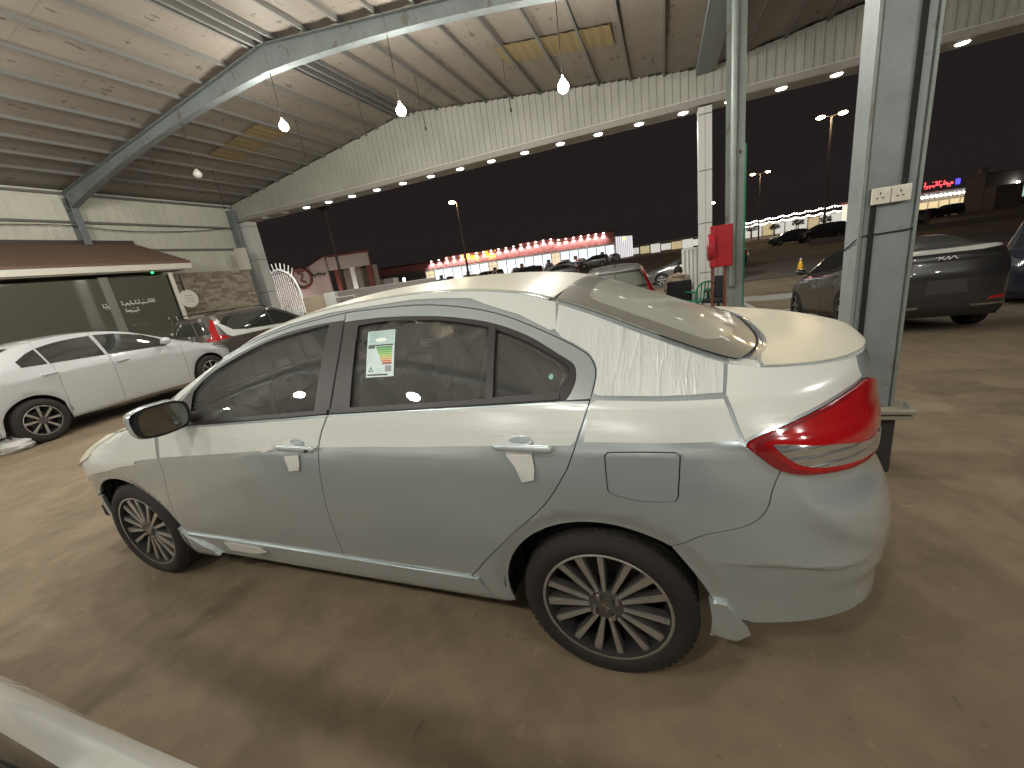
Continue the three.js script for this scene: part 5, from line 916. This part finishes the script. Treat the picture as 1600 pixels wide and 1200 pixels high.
{ // pale building with the ring emblem
  const dir = Math.atan2(3.4, 8.4), b = thing('show_building', 'pale hall with a curved gable, ring emblem and dark lettering', 'building', [-42.9, G(-42, -33), -33.1], dir), y0 = -G(-42, -33);
  const wallM = mat(.50, .39, .35, .7), trimM = mat(.20, .05, .035, .6);
  mesh('wall', extr([[0, 0], [9.2, 0], [9.2, 5.3 + y0], [8.4, 5.0 + y0], [7.4, 4.55 + y0], [5.5, 4.2 + y0], [3.2, 4.1 + y0], [0, 4.1 + y0]], .4), wallM, b);
  mesh('coping', tube([[9.2, 5.4 + y0, .2], [8.4, 5.08 + y0, .2], [7.4, 4.63 + y0, .2], [5.5, 4.28 + y0, .2], [3.2, 4.18 + y0, .2], [0, 4.18 + y0, .2]], .13, 40), trimM, b);
  mesh('ring', new THREE.TorusGeometry(1.05, .14, 10, 48).translate(6.35, 3.45 + y0, .5), trimM, b); mesh('emblem', [tube([[6.0, 4.0 + y0, .5], [6.55, 3.65 + y0, .5], [6.2, 3.25 + y0, .5], [6.7, 2.9 + y0, .5]], .06, 20), bx(.9, .12, .1, 6.35, 4.15 + y0, .46)], trimM, b);
  textOn(b, 1.7, .5, 7, 11, M.black, [8.25, 3.55 + y0, .44]);
  const c = thing('show_building', 'flat canopy building with brown trim right of the ring emblem', 'building', [-33.6, G(-33, -36), -36.2], dir + .0), yy = -G(-33, -36);
  mesh('fascia', bx(4.4, 1.35, .4, 2.0, 4.5 + yy, 0), mat(.52, .42, .35, .7), c); mesh('trim', bx(4.6, .22, .5, 2.0, 5.25 + yy, 0), trimM, c);
  for (const x of [.5, 2.2, 4.0]) mesh('pillar', bx(.5, 3.9 + yy, .5, x, (3.9 + yy) / 2, -.2), x === 2.2 ? M.white : trimM, c);
  mesh('back_wall', bx(4.6, 3.9 + yy, .2, 2.0, (3.9 + yy) / 2, -2.2), mat(.24, .2, .16, .8), c);
  for (const q of [[1.5, 2.6], [5.5, 3.4], [11, 3]]) { const f = mesh('added_uplight', bx(.4, .25, .25, q[0], .2, q[1]), glow(1, .85, .75, 6), b); const l = new THREE.SpotLight(new THREE.Color(1, .9, .84), 26, 0, 1.0, .6, 2); l.position.set(q[0], .4, q[1] - .2); l.target.position.set(q[0] + .3, 3.5, 0); l.castShadow = true; l.shadow.radius = 5; b.add(l, l.target); }  // lamps added at the foot of the wall to brighten the pale facade
  const hut = thing('site_hut', 'small white hut left of the long shop row', 'hut', [-35.5, G(-35, -47), -47], .3); mesh('body', bx(3.6, 2.6, 2.4, 0, 1.3, 0), M.white, hut); mesh('sign', bx(.9, .5, .06, 0, 1.6, 1.23), M.trim, hut); mesh('lamp', bx(.3, 1.2, .1, 3.2, 1.8, .9), glow(.9, 1, 1, 6), hut);
}
for (const [x, label] of [[-13, 'LED flood lamp added out of view on the fascia to brighten the lot, left end'], [-4, 'LED flood lamp added out of view on the fascia to brighten the lot, middle'], [6, 'LED flood lamp added out of view on the fascia to brighten the lot, right part']]) {
  const t = thing('added_floodlight', label, 'added_floodlight', [x, 6.2, FZ - .8]); mesh('housing', bx(.5, .35, .12, 0, 0, 0, .02), M.trim, t); mesh('lens', bx(.44, .29, .02, 0, 0, -.07), glow(.95, 1, 1, 10), t); mesh('bracket', bx(.05, .3, .12, 0, -.1, .1), M.trim, t);  // added lamps, hidden behind the fascia, only to brighten the lot beyond
  const l = new THREE.SpotLight(new THREE.Color(1, .98, .93), x === 6 ? 160 : 420, 0, 1.2, .6, 2); l.position.set(0, 0, -.1); l.target.position.set(x < -10 ? -6 : x > 0 ? 4 : 0, -5, -14); l.castShadow = true; l.shadow.radius = 8; t.add(l, l.target);
}
function spotDown(parent, [x, y, z], [tx, ty, tz], color, I, ang = .6) { const l = new THREE.SpotLight(color, I, 0, ang, .5, 2); l.position.set(x, y, z); l.target.position.set(tx, ty, tz); l.castShadow = true; l.shadow.radius = 6; parent.add(l, l.target); }
{ // long shop row: red parapet with wall washers over white lit fronts
  const A = V(-62, 0, -81.5), Bv = V(-10.9, 0, -102.2), L = A.distanceTo(Bv), s = thing('shop_row', 'long row of lit white car showrooms under a pink washed parapet', 'shop', [A.x, G(-40, -90), A.z], Math.atan2(-(Bv.z - A.z), Bv.x - A.x)), y0 = -G(-40, -90);
  const pink = mat(.56, .20, .19, .75), lampM = glow(1, .95, .85, 14), front = [];
  const top = pch([[0, 4.6], [13, 5.4], [32, 6.1], [41, 6.5], [47, 6.6]]), bot = x => Math.max(2.7, 3.3 + .2);
  const segs = [[0, 15.6], [15.65, 33], [33.05, 41.5], [41.55, L]];
  segs.forEach(([x0, x1], i) => { const y1 = top((x0 + x1) / 2) + y0 - (i === 3 ? .5 : 0); mesh('parapet', bx(x1 - x0, y1 - 3.6 - y0, .5, (x0 + x1) / 2, (y1 + 3.6 + y0) / 2, 0), pink, s); mesh('cornice', bx(x1 - x0 + .2, .3, .9, (x0 + x1) / 2, y1 + .15, .1), mat(.10, .035, .025, .6), s); });
  mesh('building', bx(L, 5, 12, L / 2, 2.5, -6.6), mat(.3, .26, .23, .8), s);
  const shop = glow(.86, .95, 1, 1.4), warm = glow(1, .82, .55, 1);
  for (let i = 0; i < 26; i++) {
    const w = L / 26, x = (i + .5) * w; if (x < 11) { mesh('shutter', bx(w - .1, 3.2, .3, x, 1.6 + y0 * .3, .1), mat(.22, .19, .17, .7), s); continue; }
    const win = mesh('shop_window', bx(w - .2, 3.0, .1, x, 1.75 + y0 * .5, .05), i % 7 === 5 ? warm : shop, s);
    mesh('frame', [bx(.1, 3.3, .3, x - w / 2 + .05, 1.7 + y0 * .5, .2), bx(w, .3, .5, x, 3.4 + y0 * .5, .2)], M.white, s);
    mesh('mullion', [bx(.05, 3, .12, x - .3, 1.75 + y0 * .5, .15), bx(w - .2, .05, .12, x, 2.5, .15)], mat(.3, .3, .3, .5), s);
    if (i % 3 === 0) mesh('poster', bx(w * .4, .9, .06, x + .3, 1.6 + y0 * .5, .16), i % 2 ? mat(.5, .25, .1, .6) : mat(.12, .14, .2, .6), s);
  }
  for (let i = 0; i < 24; i++) {                      // wall washers
    const x = 12.5 + i * 1.75, y = top(x) + y0 - (x > 41.5 ? .55 : .1); if (x > L - .4) continue;
    const f = mesh('wall_washer', bx(.3, .16, .22, x, y - .05, .62), lampM, s);
    spotDown(s, [x, y - .2, .72], [x, y - 2.2, .18], new THREE.Color(1, .93, .88), 34, .95);
  }
  const yel = glow(1, .78, .03, 3.5); for (const [x, w, n, k] of [[21.5, 3.8, 9, 5], [26.2, 2.8, 6, 9]]) { const t = textOn(s, w, 1.5, n, 40 + k, yel, [x, 4.7 + y0, .85]); }
  const e = thing('corner_shop', 'white lit end block of the shop row with vertical fins', 'shop', [-10.6, G(-10, -103), -102.6], Math.atan2(10.5, 3.2)), h = 5.2; mesh('body', bx(11, h, 6, 5.5, h / 2, -3), mat(.6, .52, .53, .6), e); for (let i = 0; i < 9; i++) mesh('fin', bx(.3, h - .3, .3, .6 + i * 1.2, h / 2, .1), glow(.95, .9, .95, .9), e); mesh('sign', script(1.6, .8, 4, 91, .08).translate(5, 4.3, .3), yel, e);
}
// lamp posts
function lampPost(name, label, [x, z], h, heads, lit = 1, reach = 1) {
  const t = thing(name, label, 'street lamp', [x, G(x, z), z]); mesh('pole', cy(.07, .15, h, 0, h / 2, 0, 12), mat(.12, .10, .085, .6), t);
  for (const s of heads) {
    mesh('arm', rod([0, h - .1, 0], [s * reach, h + .1, 0], .05), mat(.12, .10, .085, .6), t);
    mesh('lamp_head', bx(.75, .14, .34, s * (reach + .2), h + .1, 0, .04), mat(.2, .18, .15, .5), t); const lens = new THREE.SphereGeometry(1, 14, 10).scale(.42, .18, .34).translate(s * (reach + .2), h + .0, 0);
    mesh('lamp', lens, lit ? glow(1, .72, .36, 34) : M.trim, t).castShadow = false;
    if (lit) { const l = new THREE.PointLight(new THREE.Color(1, .74, .42), 42, 0, 2); l.position.set(s * (reach + .2), h - .25, 0); l.shadow.radius = 8; l.castShadow = true; t.add(l); }
  }
  return t;
}
lampPost('lamp_post', 'dark unlit mast with flood lamp brackets left of the shops', [-29.3, -32.6], 9.5, [-.4, .4], 0, .5);
lampPost('lamp_post', 'single street lamp glowing orange in front of the shop row', [-22.2, -46], 9.9, [-1], 1, .4);
lampPost('lamp_post', 'tall double street lamp to the left of the thick column', [17.4, -59.5], 12.6, [-1, 1], 1, .8);
lampPost('lamp_post', 'farther double street lamp right of the slender column', [17.9, -98.5], 12.4, [-1, 1], 1, 1.1);
lampPost('lamp_post', 'small distant street lamp left of the slender column', [9.6, -106], 9, [1], 1, .6);
{ // far strip of shops strung with lights
  const s = thing('far_shops', 'distant strip of white shops strung with festoon lights', 'shop', [18.5, G(20, -125), -126], Math.atan2(11, 27.5)), L = 30;
  const wl = glow(1, .96, .85, .62), wy = glow(1, .80, .45, .5);
  for (let i = 0; i < 10; i++) { const w = L / 10, h = 2.6 + (i * 37 % 10) * .08; mesh('shop_front', bx(w - .25, h, 4, (i + .5) * w, h / 2 + .4, -2), i % 4 === 2 ? wy : wl, s); mesh('canopy', bx(w, .2, 1.5, (i + .5) * w, h + .6, .4), mat(.3, .25, .2, .7), s); mesh('wall', bx(.25, 3.6, 4.2, i * w, 1.8, -2), mat(.3, .26, .2, .8), s); }
  const bulb = new THREE.SphereGeometry(.11, 6, 5), pts = []; for (let i = 0; i < 130; i++) { const t = i / 130, u = (t * 9) % 1; pts.push(bulb.clone().translate(t * L, 3.9 + 1.3 * t + 1.5 * (u - .5) * (u - .5), .9 + (i % 3) * .5)); pts.push(bulb.clone().translate(t * L, 3.1 + .7 * t + 1.6 * (u - .5) * (u - .5), 1.8)); }
  mesh('festoon_bulbs', pts, glow(1, .96, .86, 14), s).userData.kind = 'stuff';
  const l = new THREE.RectAreaLight(new THREE.Color(1, .93, .8), 2.4, L, 3); l.position.set(L / 2, 2.6, 2.6); l.lookAt(l.position.clone().add(V(0, -.6, 4))); s.add(l); l.rotation.set(.2, Math.PI, 0);
  const d = thing('red_sign_shop', 'bright shop with red rooftop sign and white tent peaks', 'shop', [46, G(45, -125), -124], .35); mesh('body', bx(12, 5, 6, 3, 2.5, -3), glow(1, .93, .72, .9), d); mesh('roof', bx(13, .5, 7, 3, 5.2, -3), mat(.3, .05, .05, .6), d); mesh('lettering', script(9, 1.4, 12, 5, .1).translate(3, 6.5, .4), glow(1, .12, .15, 3), d); mesh('peaks', [new THREE.ConeGeometry(2, 2.6, 4).translate(-1.5, 7.2, -2), new THREE.ConeGeometry(2, 2.6, 4).translate(2, 7.6, -2)], glow(1, 1, 1, .7), d);
  const e = thing('far_shops', 'row of distant warm lights on the horizon right of the shop row', 'shop', [-7.5, G(0, -120), -121], .1); for (let i = 0; i < 7; i++) mesh('shop_front', bx(2.2, 1.6 + (i % 3) * .3, 3, i * 2.7, 1.2, 0), i % 3 === 1 ? wy : wl, e); mesh('roof', bx(19.5, .3, 4, 8.2, 2.6, 0), mat(.2, .17, .14, .8), e);
}
{ // right: lit hall with a red sign, and the grey building beyond the frame edge
  const b = thing('sign_hall', 'lit hall with red lettering and a blue square on its roof', 'building', [40.8, G(41, -95), -95], -Math.atan2(-6.3, 10.2) * -1), y = .3;
  b.rotation.y = Math.atan2(6.3, 10.2);
  mesh('body', bx(12, 4.2, 6, 6, 2.1, -3), mat(.5, .42, .33, .7), b); for (let i = 0; i < 5; i++) mesh('lit_window', bx(2.1, 1.7, .1, 1.3 + i * 2.35, 1.6, .06), glow(1, .78, .42, .9), b); mesh('mullion', [0, 1, 2, 3, 4, 5].map(i => bx(.12, 2, .2, .1 + i * 2.36, 1.6, .1)), M.white, b); mesh('cornice', bx(12.2, .8, .4, 6, 3.6, .15), M.white, b);
  for (let i = 0; i < 12; i++) mesh('lamp', new THREE.SphereGeometry(.17, 8, 6).translate(.6 + i, 3.25, .5), glow(1, .97, .9, 12), b);
  mesh('lettering', script(6.5, .9, 11, 63, .1).translate(4, 5.0, .2), glow(1, .06, .07, 3.5), b); mesh('emblem', bx(.9, .9, .1, 8.3, 5.2, .2), glow(.06, .05, 1, 3), b);
  const c = thing('grey_building', 'plain grey building with one lit window at the right edge', 'building', [42.6, G(45, -84), -84], Math.atan2(4, 9.6)); const wm = mat(.22, .18, .155, .85);
  mesh('body', bx(16, 5.0, 2.5, 9.5, 2.5, -1.25), wm, c); mesh('parapet', bx(16.2, .3, 2.7, 9.5, 5.1, -1.25), mat(.17, .14, .12, .8), c); mesh('annex', bx(4, 3.2, 1.5, 3.6, 1.6, .75), wm, c);
  mesh('lit_window', bx(2.3, 1.7, .1, 6.6, 2.1, .06), glow(.55, .9, .72, .7), c); mesh('frame', [bx(2.6, .12, .2, 6.6, 3.0, .1), bx(2.6, .12, .2, 6.6, 1.2, .1)], M.white, c); mesh('lamp', new THREE.SphereGeometry(.2, 10, 8).translate(5.9, 3.3, .5), glow(.9, 1, 1, 22), c); mesh('tank', cy(.5, .5, .9, 4.5, 5.7, -3), wm, c);
  const w = thing('boundary_wall', 'dark boundary wall across the road on the right', 'wall', [24, G(24, -46), -46], .12); mesh('body', uvBox(bx(40, .45, .3, 8, .22, 0)), mat(.12, .095, .075, .9), w);
}
{ // distant trees by the strip
  const lf = mat(.035, .035, .02, .9), tr = mat(.06, .045, .035, .9); let k = 0;
  const words = ['first', 'second', 'third', 'fourth', 'fifth'];
  for (const [x, z, h] of [[20, -118, 3.6], [25, -119, 3], [30, -120, 3.4], [36, -122, 3.1], [42, -118, 3.6]]) {
    const t = thing('small_tree', `small dark tree in front of the festoon lights, ${words[k]} from the left`, 'tree', [x, G(x, z), z], 0, 'trees before the far shops'); mesh('trunk', cy(.08, .13, h * .6, 0, h * .3, 0, 8), tr, t);
    const gs = []; for (let i = 0; i < 260; i++) { const a = rr(0, 6.283), r = Math.sqrt(rnd()) * h * .36, y = h * .55 + rr(0, .45) * h * (1 - r / h); gs.push(new THREE.PlaneGeometry(.3, .16).rotateX(rr(0, 3)).rotateY(rr(0, 6)).translate(r * Math.cos(a), y, r * Math.sin(a))); } mesh('crown', mergeGeometries(gs), lf, t); k++;
  }
}
// parked cars out on the lot
const far = (kind, label, p, turn, paint, o = {}) => car(kind, 'parked_car', label, p, turn, paint, { far: true, group: 'cars parked across the lot', ...o });
far('suv', 'black van parked before the middle of the shop row', [-12.6, -42], .2, P.dark);
far('sedan', 'dark saloon with bright windows right of the black van', [-8.4, -39.4], .3, P.grey, { scale: [.9, 1, 1] });
car('sedan', 'parked_car', 'dark grey saloon right of the wrapped hatchback, front wheel showing', [2.6, -22.8], headingTurn(-.98, -.15), P.grey, { wheel: 'five', group: 'cars parked across the lot' });
far('sedan', 'black saloon behind the dark grey one', [3.6, -27.5], headingTurn(-.96, -.2), P.dark);
far('suv', 'white crossover whose roof shows above the left part of the silver roof', [-8.9, -15.2], 1.1, P.white);
far('sedan', 'silver saloon left of the white crossover', [-15.2, -20.6], .5, P.silver); far('sedan', 'dark saloon beside the low grey wall', [-15.8, -17.6], .2, P.dark);
far('sedan', 'beige saloon behind the white crossover', [-16.5, -27.5], .4, P.silver); far('sedan', 'white saloon on the road verge before the left shops', [-23.6, -35.4], .5, P.white);
far('suv', 'black crossover across the road left of the thick column', [16.3, -52.5], .15, P.dark); far('sedan', 'dark blue saloon farther along the same road', [14.2, -54.0], .1, P.navy); far('suv', 'grey van at the foot of the boundary wall', [21.5, -50], .1, P.grey);
far('sedan', 'dark car left of the lit hall', [37.5, -82], .2, P.dark); far('suv', 'dark van in front of the lit hall', [41, -84.5], .4, P.dark);
const row = [['white', 'sedan'], ['silver', 'suv'], ['white', 'sedan'], ['white', 'suv'], ['dark', 'sedan'], ['white', 'sedan'], ['grey', 'suv'], ['white', 'sedan'], ['white', 'sedan'], ['silver', 'sedan'], ['white', 'suv'], ['white', 'sedan'], ['dark', 'sedan'], ['white', 'sedan']], ord = ['first', 'second', 'third', 'fourth', 'fifth', 'sixth', 'seventh', 'eighth', 'ninth', 'tenth', 'eleventh', 'twelfth', 'thirteenth', 'last'];
row.forEach(([c, k], i) => { const t = i / 13; far(k, `${ord[i]} car from the left in the row before the shops, ${c}`, [-52 + 42.5 * t, -74.5 - 16.8 * t], -1.2 + (i % 3) * .12, P[c], { group: 'cars before the shop row' }); });
const mids = [['white', 'sedan', 'left', -33, -60], ['silver', 'sedan', 'centre left', -28, -61.5], ['white', 'suv', 'centre', -24.5, -58.5], ['dark', 'sedan', 'centre right', -19.5, -62], ['white', 'sedan', 'right', -14, -66], ['grey', 'suv', 'far right', -8.6, -64]];
for (const [c, k, w, x, z] of mids) far(k, `${c} ${k === 'suv' ? 'van' : 'saloon'} in the nearer row, ${w} of the lot`, [x, z], .3 + (x % 3) * .1, P[c]);

renderer.render(scene, camera);
